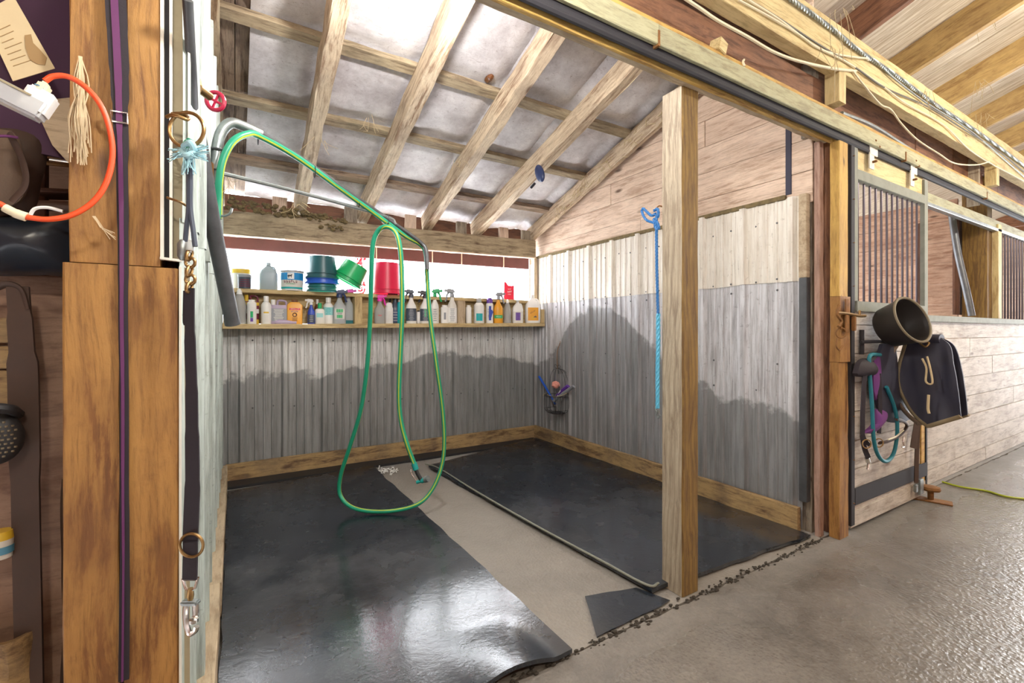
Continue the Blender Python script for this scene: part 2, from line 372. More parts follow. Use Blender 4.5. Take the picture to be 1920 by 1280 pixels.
def text(s, size, m, mat4, parent=None, ext=.0008, align='CENTER'):
    cu = bpy.data.curves.new('lettering', 'FONT'); cu.body = s; cu.size = size; cu.extrude = ext; cu.align_x = align; cu.align_y = 'CENTER'
    t = bpy.data.objects.new('t', cu); C.objects.link(t)
    me = bpy.data.meshes.new_from_object(t, depsgraph=bpy.context.evaluated_depsgraph_get()); bpy.data.objects.remove(t)
    me.materials.append(MATS[m]); o = bpy.data.objects.new('lettering', me); C.objects.link(o); o.matrix_world = mat4
    if parent is not None: attach(o, parent)
    return o
def copy_tree(o, parent=None):
    c = o.copy(); C.objects.link(c); c.parent = parent
    for ch in list(o.children): copy_tree(ch, c)
    return c
# ================================================================ THE SETTING
DB = 4.85; XW = 3.28; XL = -.12; RS = .33
def roofz(Y, off=0): return 2.47+off+RS*(4.85-Y)
# floors: aisle slab and bay slab with a ragged joint between them
def slab(name, x0, x1, y0, y1, z, wob=None):
    bm = bmesh.new(); nx = int((x1-x0)/.06); ny = 24; g = []
    for j in range(ny+1):
        row = []
        for i in range(nx+1):
            x = x0+(x1-x0)*i/nx; y = y0+(y1-y0)*j/ny
            if wob == 'far' and j == ny: y += .018*noise.noise((x*9, 1, 0))+.014*noise.noise((x*31, 4, 0))
            if wob == 'near' and j == 0: y += .010*noise.noise((x*11, 7, 0))+.01*noise.noise((x*37, 3, 0))
            row.append(bm.verts.new((x, y, z+.004*noise.noise((x*1.7, y*1.7, 5)))))
        g.append(row)
    for j in range(ny):
        for i in range(nx): bm.faces.new((g[j][i], g[j][i+1], g[j+1][i+1], g[j+1][i]))
    edge = g[ny] if wob == 'far' else g[0]
    dn = [bm.verts.new(v.co+Vector((0, 0, -.06))) for v in edge]
    for i in range(nx): bm.faces.new((edge[i], edge[i+1], dn[i+1], dn[i]))
    return struct(obj(name, bm, 'concrete', smooth=True))
slab('floor', -1.6, 12, -2.2, 1.505, 0, 'far'); slab('floor_2', -1.6, 12, 1.522, 5.1, -.004, 'near')
struct(obj('floor_3', box((5, 1.5, -.05), (13, .2, .03)), 'brown_panel'))
# corrugated sheets. local X along the wall, local Y up, local Z towards the room
def corr_bm(L, H, phase, pitch=.35, h=.030, tops=None, th=.0015, bend=0, seed=0):
    xs = []; k0 = math.floor(-phase/pitch)-1
    for k in range(k0, int(L/pitch)+3):
        c = phase+k*pitch
        for dx, z in ((-.034, 0), (-.017, h), (.017, h), (.034, 0)): xs.append((c+dx, z))
        for q in (.30, .5, .70):
            m = c+pitch*q
            for dx, z in ((-.011, 0), (-.005, .009), (.005, .009), (.011, 0)): xs.append((m+dx, z))
    xs = [(x, z) for x, z in sorted(xs) if 0 < x < L]; xs = [(0, xs[0][1])]+xs+[(L, xs[-1][1])]
    bm = bmesh.new(); rows = 14; g = []
    for j in range(rows+1):
        rw = []
        for x, z in xs:
            t = j/rows; y = H*t
            if j == 0 or j == rows: y += (tops or 0)*noise.noise((x*3, j, seed))
            rw.append(bm.verts.new((x, y, z+bend*noise.noise((x*2.3, y*1.6, seed))+bend*.5*noise.noise((x*9, y*5, seed+3)))))
        g.append(rw)
    for j in range(rows):
        for i in range(len(xs)-1): bm.faces.new((g[j][i], g[j][i+1], g[j+1][i+1], g[j+1][i]))
    return bm
def screws(parent, M, pts, m='galv_dark', r=.0055, name='screw'):
    bm = bmesh.new()
    for x, y, z in pts: lathe_bm([(r*1.5, 0), (r*1.5, .0015), (r, .003), (r*.9, .006)], 8, bm=bm, off=(x, y, z))
    o = obj(name, bm, m, None, mat4=M); attach(o, parent); o['kind'] = 'stuff' if len(pts) > 100 else 'structure'; del o['kind']; return o
# right wall: lower sheet, upper white sheet, plank gable above
M = mat_axes((XW, 1.60, .02), (0, 1, 0), (0, 0, 1)); M = mat_axes((XW, DB, .02), (0, -1, 0), (0, 0, 1))   # local X runs towards the viewer, Z = -X (room side)
LR = DB-1.635; ph = (DB-3.80)
wr = struct(obj('wall_right', corr_bm(LR, 1.70, ph, bend=.006, seed=1), 'sheet_right', mat4=M))
M2 = mat_axes((XW-.005, DB, 1.695), (0, -1, 0), (0, 0, 1))
wr2 = struct(obj('wall_right_upper', corr_bm(LR, .575, ph, tops=.01, bend=.002, seed=2), 'sheet_white', mat4=M2))
screws(wr2, M2, [(ph+k*.35+dx, y+R.uniform(-.01, .01), .006) for k in range(-2, 7) for dx in (.10, .25) for y in (.02, .42) if 0 < ph+k*.35+dx < LR])
screws(wr, M, [(ph+k*.35+R.choice((.10, .25)), y, .006) for k in range(-2, 7) for y in (1.62, .9, 1.1) if 0 < ph+k*.35+.25 < LR])
def hplanks(name, o, xdir, L, rows, th, m, cuts=None, up=(0, 0, 1)):
    return obj(name, planks_bm(L, rows, th, cuts=cuts), m, mat4=mat_axes(o, xdir, up))
bm = bmesh.new()
for i in range(8):
    z = i*.215; lim = max(0, 5.0-(4.85-(2.215+z+.1-2.77)/RS)) if 2.215+z+.1 > 2.72 else 0
    for a, b in ((lim, max(lim+.1, (1.9, 2.3, 1.5, 2.6, 2.9, 3.1, 3.3, 3.35)[i])), (max(lim+.1, (1.9, 2.3, 1.5, 2.6, 2.9, 3.1, 3.3, 3.35)[i]), 3.42)):
        bm_box(bm, ((a+b)/2, z+.1075, R.uniform(-.003, .003)), (b-a-.003, .211, .022), bev=.0025)
gw = obj('wall_right_gable', bm, 'plank_pink', mat4=mat_axes((XW+.03, 5.0, 2.215), (0, -1, 0), (0, 0, 1)))
struct(gw)
tg = struct(hplanks('trim_1', (XW-.008, 4.84, 2.262), (0, -1, 0), 3.1, [.035], .03, 'mud'))        # dirt-caked lath over the sheet top
# back wall
M = mat_axes((XL, DB, .02), (1, 0, 0), (0, 0, 1))
wb = struct(obj('wall_back', corr_bm(XW-XL, 1.40, .06-XL, bend=.008, tops=.0, seed=5), 'sheet_back', mat4=M))
screws(wb, M, [(.06-XL+k*.35+dx, y+R.uniform(-.02, .02), .006) for k in range(0, 9) for dx in (.08, .25) for y in (1.24, .62)])
# left wall
M = mat_axes((XL, 1.44, .02), (0, 1, 0), (0, 0, 1))
wl = struct(obj('wall_left', corr_bm(DB-1.44, 1.62, .12, bend=.005, seed=9), 'sheet_left', mat4=M))
ML2 = mat_axes((XL+.005, 1.44, 1.63), (0, 1, 0), (0, 0, 1))
wl2 = struct(obj('wall_left_upper', corr_bm(DB-1.44, 1.2, .12, tops=.015, bend=.003, seed=11), 'sheet_left', mat4=ML2))
for v in wl2.data.vertices: v.co.y = min(v.co.y, roofz(1.44+v.co.x, -.02)-1.63)
struct(hplanks('wall_left_studs', (XL-.05, 1.60, .0), (0, 1, 0), 3.3, [.2]*18, .03, 'plank_stall'))
# ceiling: foil insulation that sags between purlins, sheathing boards over the left bay and the aisle
def ceil():
    bm = bmesh.new(); nx = 120; ny = 84; g = []; x0, x1, y0, y1 = .08, 3.4, .9, 5.05
    for j in range(ny+1):
        rw = []
        for i in range(nx+1):
            x = x0+(x1-x0)*i/nx; y = y0+(y1-y0)*j/ny
            u = ((x-.5)/.645) % 1; v = ((y-3.15)/.645) % 1
            sag = (max(0, min(1, min(u, 1-u)*6))**.6)*(max(0, min(1, min(v, 1-v)*5))**.6)
            z = roofz(y, .25)-.045*sag-.012*noise.noise((x*4, y*4, 0))-.006*noise.noise((x*15, y*15, 2))
            if y > 4.5 : z -= .06*max(0, noise.noise((x*2.2, 3, 1))+.25)*sag
            rw.append(bm.verts.new((x, y, z)))
        g.append(rw)
    for j in range(ny):
        for i in range(nx): bm.faces.new((g[j][i], g[j][i+1], g[j+1][i+1], g[j+1][i]))
    return struct(obj('ceiling', bm, 'insulation', smooth=True))
ceil()
def roofplanks(name, x0, x1, ya, yb, m, w=.15, off=.26, across=False):
    L = math.hypot(ya-yb, RS*(ya-yb)); up = Vector((0, -1, RS)).normalized()
    if across: return struct(obj(name, planks_bm(x1-x0, [w]*int(L/w), .02), m, mat4=mat_axes((x0, ya, roofz(ya, off)), (1, 0, 0), up)))
    return struct(obj(name, planks_bm(L, [w]*int((x1-x0)/w+.5), .02), m, mat4=mat_axes((x1, ya, roofz(ya, off)), up, (-1, 0, 0))))
roofplanks('ceiling_boards_left', -.2, .1, 5.05, .9, 'purlin', .1, .25)
roofplanks('ceiling_aisle', 3.4, 12.2, 5.05, -.2, 'roof_sheathing', 1.1, .25)
# rest of the barn around the viewer: near wall, left end, other roof slope, right end with its open door
struct(obj('wall_near', planks_bm(14, [.25]*15, .03), 'redbrown', mat4=mat_axes((-1.8, -2.4, 0), (1, 0, 0), (0, 0, 1))))
struct(obj('wall_end_left', planks_bm(7.5, [.25]*17, .03), 'redbrown', mat4=mat_axes((-1.75, -2.4, 0), (0, 1, 0), (0, 0, 1))))
struct(obj('wall_end_right', planks_bm(1.0, [.25]*17, .03), 'redbrown', mat4=mat_axes((12.15, -2.4, 0), (0, 1, 0), (0, 0, 1))))
struct(obj('wall_end_right_2', planks_bm(4.0, [.25]*17, .03), 'redbrown', mat4=mat_axes((12.15, 1.3, 0), (0, 1, 0), (0, 0, 1))))
struct(obj('wall_end_right_3', planks_bm(2.7, [.25]*5, .03), 'redbrown', mat4=mat_axes((12.15, -1.4, 3.0), (0, 1, 0), (0, 0, 1))))
struct(obj('ceiling_near', box((5.2, -1.35, 4.2), (14, 2.5, .03), Euler((.2, 0, 0)).to_matrix()), 'roof_sheathing'))
mt, L = frame((5.2, 5.06, roofz(5.06, .31)), (5.2, -.3, roofz(-.3, .31)))
struct(obj('ceiling_backing', beam_bm(L, 14.2, .02), 'roof_sheathing', mat4=mt))  # unseen sheet, added to stop daylight leaking through the ceiling boards
roofplanks('ceiling_left', -1.8, -.2, 5.05, -.2, 'roof_sheathing', 1.6, .25)
roofplanks('ceiling_mid', -.2, 3.4, .9, -.2, 'roof_sheathing', 1.2, .25)
# ================================================================ ROOF TIMBERS
rl = ['first rough pine rafter right of the curved pipe, nearest the left wall', 'second rough pine rafter from the left wall, ending above the hose hook', 'third rough pine rafter from the left wall, the middle one over the bay', 'fourth rough pine rafter from the left, carrying the black plastic clip']
def rafter(x0, x1, ya, yb, label, m='rafter_pine', w=.15, t=.06, off=0, rough=.006, group='rafters over the wash bay'):
    p0 = Vector((x0, ya, roofz(ya, off+w/2/.95))); p1 = Vector((x1, yb, roofz(yb, off+w/2/.95)))
    o = board('rafter', p0, p1, t, w, m, rough=rough); return tag(o, label, 'rafter', group)
for (x0, x1), lb in zip(((.53, .50), (1.12, 1.15), (1.82, 1.80), (2.42, 2.56)), rl): rafter(x0, x1, 4.87, 1.66, lb, t=.095, w=.17, off=-.015)
rafter(3.20, 3.20, 4.87, 1.60, 'rafter lying against the right plank wall, crusted with brown cobwebs', t=.05, w=.17, off=.0)
rafter(-.10, -.10, 4.87, 1.60, 'rafter above the left metal wall beside the dark ceiling boards', 'beam_gray', t=.05, w=.12)
for i, y in enumerate((4.45, 3.80, 3.15, 2.50)):
    nm = ('lowest', 'second lowest', 'third lowest', 'highest')[i]
    o = board('purlin', (-.15, y, roofz(y, .185)), (3.27, y, roofz(y, .185)), .085, .045, 'purlin' if i == 0 else 'beam_gray', up=(0, RS, 1), rough=.003)
    tag(o, '%s cross purlin above the rafters of the wash bay' % nm, 'purlin', 'purlins over the wash bay')
# aisle-side rafters beyond the header
for i, x in enumerate((4.02, 4.95, 5.95, 6.95, 7.95, 8.95)):
    rafter(x, x, 1.9, -.15, '%s honey coloured rafter over the aisle, counted from the rusty post side' % ('first', 'second', 'third', 'fourth', 'fifth', 'sixth')[i], 'aisle_rafter' if i else 'redbrown', w=.23, t=.05, off=.0, rough=.002, group='rafters over the aisle')
    tag(board('lath', (x+.045, 1.9, roofz(1.9, .245)), (x+.045, -.15, roofz(-.15, .245)), .035, .03, 'pale_beam'), 'pale lath along the top of the %s aisle rafter' % ('first', 'second', 'third', 'fourth', 'fifth', 'sixth')[i], 'lath', 'laths on the aisle rafters')
o = board('purlin', (3.4, .62, roofz(.62, .2)), (12, .62, roofz(.62, .2)), .14, .05, 'beam_gray', up=(0, RS, 1)); tag(o, 'grey cross board between the pale roof sheets over the aisle', 'purlin')
# plate beam on the back wall, short blocks above it, fascia and battens outside
tag(board('plate_beam', (XL-.02, 4.80, 2.31), (3.22, 4.80, 2.375), .10, .215, 'beam_gray', rough=.003), 'long grey-brown beam above the open back window', 'beam')
tag(board('lath', (.4, 4.74, 2.205), (3.2, 4.735, 2.262), .012, .010, 'sunlit_trim'), 'thin sunlit lath along the bottom of the grey beam over the back window', 'lath')
for i, x in enumerate((.36, 1.0, 1.62, 2.22, 2.78, 3.1)):
    tag(board('blocking', (x, 4.80, 2.40), (x, 4.80, 2.60), .04, .12, 'grey_post' if i % 2 else 'plank_pink', up=(1, 0, 0), rough=.003), 'short upright block on the back beam, number %s from the left rafter' % ('one', 'two', 'three', 'four', 'five', 'six')[i], 'blocking', 'blocks on the back beam')
struct(board('trim_2', (XL, 4.99, 2.50), (3.3, 4.99, 2.54), .02, .24, 'brown_panel'))
struct(board('trim_3', (XL, 5.02, 2.20), (3.3, 5.02, 2.24), .03, .16, 'fascia'))
for x in (1.31, 1.95, 2.32, 2.9):
    struct(board('trim_4', (x, 5.0, 2.12), (x, 5.0, 2.3), .012, .012, 'sunlit_trim', up=(1, 0, 0)))
struct(board('trim_5', (3.235, 4.80, 1.70), (3.235, 4.80, 2.27), .05, .06, 'kick_pale', up=(0, 1, 0)))
struct(board('trim_6', (3.2, 4.86, 1.70), (3.2, 4.86, 2.27), .02, .02, 'plank_white', up=(0, 1, 0)))
# kick boards around the bay (baseboards)
struct(board('baseboard_right', (3.235, 1.635, .087), (3.235, 4.80, .087), .04, .165, 'kick', rough=.002))
struct(board('baseboard_back', (-.07, 4.80, .092), (3.215, 4.80, .092), .04, .15, 'kick', rough=.002))
struct(board('baseboard_left', (-.088, .9, .087), (-.088, 2.55, .087), .062, .165, 'kick_pale', rough=.002))
struct(board('baseboard_left_2', (-.084, 2.56, .085), (-.084, 4.78, .085), .06, .162, 'kick_pale', rough=.002))
# ================================================================ HEADER, POSTS, TOP BEAM
def hb(name, y, z0, z1, t, m, label, cat, x0=-.5, x1=12, rough=.002):
    return tag(board(name, (x0, y, (z0+z1)/2), (x1, y, (z0+z1)/2), t, z1-z0, m, rough=rough), label, cat)
tag(board('header_sill', (-.12, 1.533, 2.604), (3.36, 1.533, 2.612), .045, .018, 'kick_pale', rough=.003), 'weathered pale board under the header across the bay opening', 'board')
hb('header_beam', 1.537, 2.622, 2.98, .05, 'redbrown', 'reddish brown header plank behind the sliding door track', 'beam', x1=3.5)
tag(board('nailing_strip', (-.12, 1.499, 2.600), (3.36, 1.499, 2.606), .022, .032, 'honey', rough=.002), 'narrow honey strip just above the pale board under the header', 'board')
trk = thing('door_track', 'long greenish board over the black sliding door rail, across bay and stalls', 'door track', (0, 1.43, 2.7))
zt = PY(1400, 160, 1.42).z; zg = PY(1400, 131, 1.42).z; zy = PY(1400, 117, 1.42).z; zb = PY(1400, 182, 1.44).z
attach(board('rail', (-.4, 1.455, (zb+zt)/2+.012), (12, 1.455, (zb+zt)/2+.012), .028, zt-zb+.01, 'black_steel'), trk)
attach(board('rail_pipe', (-.4, 1.452, zb+.008), (12, 1.452, zb+.008), .03, .022, 'black_steel', bev=.008), trk)
for a, b in ((-.4, 1.62), (1.624, 4.30), (4.303, 6.2), (6.203, 12)):
    attach(board('cover_board', (a, 1.425, (zt+zg)/2), (b, 1.425, (zt+zg)/2), .022, zg-zt+.01, 'green_board', rough=.001), trk)
attach(board('top_strip', (-.4, 1.45, (zg+zy)/2+.004), (12, 1.45, (zg+zy)/2+.004), .03, zy-zg, 'honey', rough=.002), trk)
for x in (1.62, 4.3, 6.2): attach(obj('bracket', box((x, 1.435, zt+.02), (.012, .05, .07)), 'rust'), trk)
# brown set-back panels and the heavy double beam with wires
def panels():
    bm = bmesh.new(); x = -.5
    while x < 12:
        w = R.uniform(.8, 1.4); bm_box(bm, (x+w/2, 1.61+R.uniform(-.006, .006), 3.04), (w-.008, .02, .56), bev=.003); x += w
    return bm
struct(obj('wall_header', panels(), 'redbrown'))
tag(board('top_beam', (-.5, 1.445, 3.05), (12, 1.445, 3.05), .075, .115, 'pale_beam', rough=.002), 'pale yellow beam above the aisle header, lower ply with wires stapled on', 'beam')
tag(board('top_beam', (-.5, 1.45, 3.20), (12, 1.45, 3.20), .075, .175, 'pale_beam', rough=.002), 'upper pale beam just below the rope-like cable, above the wired one', 'beam')
for i, px in enumerate((1568, 1861)):
    p = PY(px, 170, 1.44)
    tag(board('hanger_block', (p.x, 1.445, 2.80 if i == 0 else 2.80), (p.x, 1.445, 3.0), .085, .09, 'pale_beam', up=(1, 0, 0), rough=.002), ('square pale block hanging from the beam above the door jamb' if i == 0 else 'pale block hanging from the beam above the far stall post'), 'block')
    tag(board('stub_post', (p.x-.08, 1.56, 2.62), (p.x-.08, 1.56, 3.1), .09, .04, 'treated' if i else 'grey_post', up=(1, 0, 0)), ('grey stub behind the hanging block above the door jamb' if i == 0 else 'striped stub behind the hanging block above the far stall post'), 'post')
p = PY(1350, 85, 1.44); tag(obj('offcut_block', box((p.x, 1.45, zy+.03), (.07, .06, .06), Euler((.1, .2, .1)).to_matrix(), .003), 'pale_beam'), 'small offcut wood block sitting on the greenish track board', 'block')
# centre post
tag(board('support_post', (2.01, 1.613, -.003), (2.01, 1.613, 2.60), .125, .135, ['treated'], up=(0, 1, 0), rough=.0015, bev=.006), 'square weathered support post standing mid-opening of the wash bay', 'post')
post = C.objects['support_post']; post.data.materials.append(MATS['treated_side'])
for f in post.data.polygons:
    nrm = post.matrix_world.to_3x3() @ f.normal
    if nrm.y < -.6: f.material_index = 1  # front face takes the darker material, its shade put into the colour
# right-hand posts and jamb
tag(board('grey_post', (3.345, 1.645, -.003), (3.345, 1.645, 3.1), .10, .06, 'grey_post', up=(1, 0, 0), rough=.004), 'grey split post at the open end of the right metal wall', 'post')
tag(board('blue_board', (3.30, 1.735, 2.30), (3.30, 1.735, 2.95), .04, .016, 'navy', up=(1, 0, 0)), 'dark blue painted strip on the plank wall above the white metal', 'board')
tag(board('end_stud', (3.315, 1.55, -.003), (3.315, 1.55, 2.60), .035, .05, 'pinkish', up=(1, 0, 0), rough=.003), 'pinkish stud just left of the yellow door jamb', 'post')
jb = thing('door_jamb', 'tall yellow-brown jamb post between the wash bay and the stall door', 'post', (3.42, 1.48, 0))
attach(board('upper_jamb', (3.415, 1.475, 1.58), (3.415, 1.475, 2.66), .12, .055, 'honey', up=(0, 1, 0), rough=.002), jb)
attach(board('mid_jamb', (3.415, 1.47, 1.15), (3.415, 1.47, 1.578), .13, .065, 'amber', up=(0, 1, 0), rough=.003), jb)
attach(board('lower_jamb', (3.41, 1.475, 0), (3.41, 1.475, 1.148), .12, .06, 'amber', up=(0, 1, 0), rough=.004), jb)
attach(board('back_stud', (3.45, 1.55, 0), (3.45, 1.55, 2.66), .07, .08, 'redbrown', up=(0, 1, 0), rough=.003), jb)
fl = obj('corner_flashing', box((XW-.004, 1.62, .96), (.05, .05, 1.5), bev=.003), 'galv_dark'); tag(fl, 'dark metal corner flashing on the end of the grey lower sheet', 'flashing')
fl = obj('corner_flashing', box((XW-.008, 1.62, 1.99), (.05, .05, .56), bev=.003), 'kick_pale'); tag(fl, 'rusty cream corner flashing on the end of the white upper sheet', 'flashing')
# ================================================================ LEFT FOREGROUND POST
lp = thing('entrance_post', 'honey brown double timber post in the left foreground beside the metal wall', 'post', (-.23, 1.5, 0))
zj = 1.51
attach(board('upper_timber', (-.286, 1.50, zj+.003), (-.286, 1.50, 3.3), .09, .10, 'amber', up=(0, 1, 0), rough=.0015), lp)
attach(board('upper_timber', (-.193, 1.50, zj+.003), (-.193, 1.50, 3.3), .068, .10, 'amber', up=(0, 1, 0), rough=.0015), lp)
attach(board('lower_timber', (-.290, 1.497, 0), (-.290, 1.497, zj), .10, .11, 'amber', up=(0, 1, 0), rough=.0015), lp)
attach(board('lower_timber', (-.176, 1.497, 0), (-.176, 1.497, zj), .107, .11, 'amber', up=(0, 1, 0), rough=.0015), lp)
attach(board('inner_stud', (-.235, 1.56, 0), (-.235, 1.56, 3.3), .2, .04, 'redbrown', up=(0, 1, 0)), lp)
ch = thing('metal_channel', 'white and beige metal channel running up the right side of the foreground post', 'channel', (-.14, 1.45, 1.53))
attach(obj('flange', box((-.157, 1.452, 2.42), (.007, .012, 1.78)), 'channel_white'), ch)
attach(obj('web', box((-.147, 1.462, 2.42), (.014, .004, 1.78)), 'black_steel'), ch)
attach(obj('flange', box((-.139, 1.452, 2.42), (.006, .012, 1.78)), 'channel_white'), ch)
attach(obj('face', box((-.119, 1.468, 2.42), (.034, .006, 1.78)), 'channel_beige'), ch)
attach(obj('flange', box((-.101, 1.452, 2.42), (.005, .02, 1.78)), 'channel_white'), ch)
attach(obj('lip', box((-.138, 1.447, 1.532), (.045, .02, .006), Euler((0, .08, 0)).to_matrix()), 'channel_white'), ch)
eg = thing('edge_trim', 'white metal edge strip below the channel, right of the foreground post', 'trim', (-.118, 1.45, 0))
attach(obj('strip', box((-.119, 1.445, .765), (.005, .014, 1.50)), 'channel_white'), eg)
attach(obj('return', box((-.108, 1.455, .765), (.016, .004, 1.50)), 'channel_beige'), eg)
# ================================================================ MATS
def mat_obj(name, corners, th, label, z0=.001, curl=None, wav=.006):
    # corners: near-left, near-right, far-right, far-left (x, y)
    a, b, c, d = [Vector((*p, 0)) for p in corners]; bm = bmesh.new(); nu, nv = 40, 60; top = []; bot = []
    for j in range(nv+1):
        rt = []; rb = []
        for i in range(nu+1):
            u, v = i/nu, j/nv; p = (a*(1-u)+b*u)*(1-v)+(d*(1-u)+c*u)*v
            if i in (0, nu): p.x += .012*noise.noise((p.y*5, i, th))
            if j in (0, nv): p.y += .014*noise.noise((p.x*6, j, th))
            z = z0+wav*(noise.noise((p.x*2, p.y*2, 3))+.5)
            if curl: z += curl(u, v)
            rt.append(bm.verts.new((p.x, p.y, z+th))); rb.append(bm.verts.new((p.x, p.y, max(z0-.001, z))))
        top.append(rt); bot.append(rb)
    for j in range(nv):
        for i in range(nu):
            bm.faces.new((top[j][i], top[j][i+1], top[j+1][i+1], top[j+1][i])); bm.faces.new((bot[j][i], bot[j+1][i], bot[j+1][i+1], bot[j][i+1]))
    per = [(0, i) for i in range(nu)]+[(j, nu) for j in range(nv)]+[(nv, i) for i in range(nu, 0, -1)]+[(j, 0) for j in range(nv, 0, -1)]
    for k in range(len(per)):
        p, q = per[k], per[(k+1) % len(per)]; bm.faces.new((top[p[0]][p[1]], bot[p[0]][p[1]], bot[q[0]][q[1]], top[q[0]][q[1]]))
    o = obj(name, bm, 'rubber_mat', smooth=True); return tag(o, label, 'mat')
mat_obj('rubber_mat', ((-.05, 1.50), (1.20, 1.50), (1.16, 4.56), (-.05, 4.45)), .018, 'wet black rubber mat on the left side of the wash bay under the hose loop', z0=.012,
        curl=lambda u, v: .045*max(0, 1-v*9)*max(0, math.sin(u*9.5+.6))*max(0, u-.35)*1.6)
mat_obj('rubber_mat', ((1.83, 1.64), (3.21, 1.55), (3.21, 4.74), (1.63, 4.30)), .020, 'dusty black rubber mat on the right side of the bay behind the post', z0=.006)
tag(tube('mat_edge', [(1.62, 4.34, .035), (1.68, 4.12, .034), (1.70, 3.4, .034), (1.745, 2.6, .034), (1.80, 2.0, .034), (1.83, 1.68, .034), (1.90, 1.66, .03)], .009, 'frame_steel', seg=8, flat=.8), 'raised grey rounded ridge along the left edge of the right mat', 'edging')
o = mat_obj('rubber_mat', ((1.36, 1.53), (1.86, 1.55), (1.80, 1.72), (1.52, 1.80)), .004, 'thin grey scrap of mat flat on the slab left of the support post', z0=.004, wav=.002)
o = obj('gutter_rubber', box((1.55, 4.69, .012), (3.3, .20, .022), bev=.004), 'rubber_black'); tag(o, 'black rubber strip in the gap along the back kick board', 'mat')
bm = bmesh.new()
for k in range(60):
    p = PZ(R.gauss(725, 12), R.gauss(880, 3), .03); bm_box(bm, (p.x, p.y, R.uniform(.012, .028)), (R.uniform(.01, .03), R.uniform(.004, .01), .006), Euler((R.uniform(-.5, .5), R.uniform(-.5, .5), R.uniform(0, 3))).to_matrix())
tag(obj('straw_litter', bm, 'white_plastic'), 'small pile of pale wet litter at the far end of the bare slab', 'litter', kind='stuff')
bm = bmesh.new()
for k in range(260):
    x = R.uniform(.9, 3.3); s_ = R.uniform(.003, .009); bmesh.ops.create_icosphere(bm, subdivisions=1, radius=s_, matrix=Matrix.Translation((x, 1.512+R.gauss(0, .014), s_*.35)) @ Matrix.Diagonal((1.6, 1, .6, 1)))
tag(obj('dirt_crumbs', bm, 'dirt_dark'), 'line of dark dirt crumbs along the joint in front of the mats', 'dirt', kind='stuff')
# ================================================================ SHELF
def zs(x): return 1.412+.0125*x
sh = thing('wall_shelf', 'long pine shelf full of bottles across the back metal wall', 'shelf', (1.6, 4.75, 1.40))
attach(board('shelf_board', (-.09, 4.735, zs(-.09)-.021), (3.262, 4.735, zs(3.26)-.021), .235, .042, 'shelf_pine', rough=.002), sh)
attach(board('back_board', (-.09, 4.835, 1.56), (3.2, 4.835, 1.575), .022, .28, 'shelf_pine', rough=.001), sh)
attach(board('ledge', (-.09, 4.79, 1.712), (3.2, 4.79, 1.712), .15, .038, 'shelf_pine', rough=.002), sh)
for a, b, w in ((665, 679, .18), (858, 872, .18), (1013, 1024, .19), (418, 424, .19)):
    pa, pb = PY(a, 600, 4.66), PY(b, 600, 4.66); x = (pa.x+pb.x)/2; attach(board('divider', (x, 4.745, zs(x)+.001), (x, 4.745, 1.69 if b < 1000 else 1.62), pb.x-pa.x, w, 'kick_pale' if a == 858 else 'shelf_pine', up=(0, 1, 0)), sh)
# ---- containers. One builder; local frame: base at origin, front towards -Y
def arc_label(r, z0, z1, m, parent, frac=.36, sq=2, sx=1, sy=1, a0=-math.pi/2, name='label', off=.0012):
    bm = bmesh.new(); n = 12; A = []; B = []
    for i in range(n+1):
        a = a0-math.pi*frac+2*math.pi*frac*i/n; ca, sa = math.cos(a), math.sin(a); q = (abs(ca)**sq+abs(sa)**sq)**(-1/sq)
        A.append(bm.verts.new((ca*q*(r*sx+off), sa*q*(r*sy+off), z0))); B.append(bm.verts.new((ca*q*(r*sx+off), sa*q*(r*sy+off), z1)))
    for i in range(n): bm.faces.new((A[i], A[i+1], B[i+1], B[i]))
    return obj(name, bm, m, parent, smooth=True)
def print_lines(r, z0, z1, n, m, parent, sq=2, sx=1, sy=1, w=.2, seed=0):
    rr = random.Random(seed); h = (z1-z0)/n
    for i in range(n):
        arc_label(r, z0+h*i+h*.3, z0+h*i+h*.7, m, parent, frac=w*rr.uniform(.6, 1), sq=sq, sx=sx, sy=sy, name='printing', off=.0022)
def trigger(r, z, m, parent, d=1, s=1):
    bm = bmesh.new()
    lathe_bm([(r*1.15, 0), (r*1.15, .018*s), (r*.8, .026*s)], 14, bm=bm, off=(0, 0, z))
    bm_box(bm, (d*.010*s, 0, z+.038*s), (.058*s, .022*s, .030*s), Euler((0, -.12*d, 0)).to_matrix(), .007*s)
    bm_box(bm, (d*.044*s, 0, z+.042*s), (.016*s, .015*s, .018*s), None, .003*s)
    o = obj('trigger_head', bm, m, parent, smooth=True)
    lv = [Vector((d*.022*s, 0, z+.028*s)), Vector((d*.034*s, 0, z+.012*s)), Vector((d*.037*s, 0, z-.012*s)), Vector((d*.045*s, 0, z-.030*s))]
    obj('lever', tube_bm(smooth_pts(lv, 3), .0065*s, 6), m, o, smooth=True)
    return o
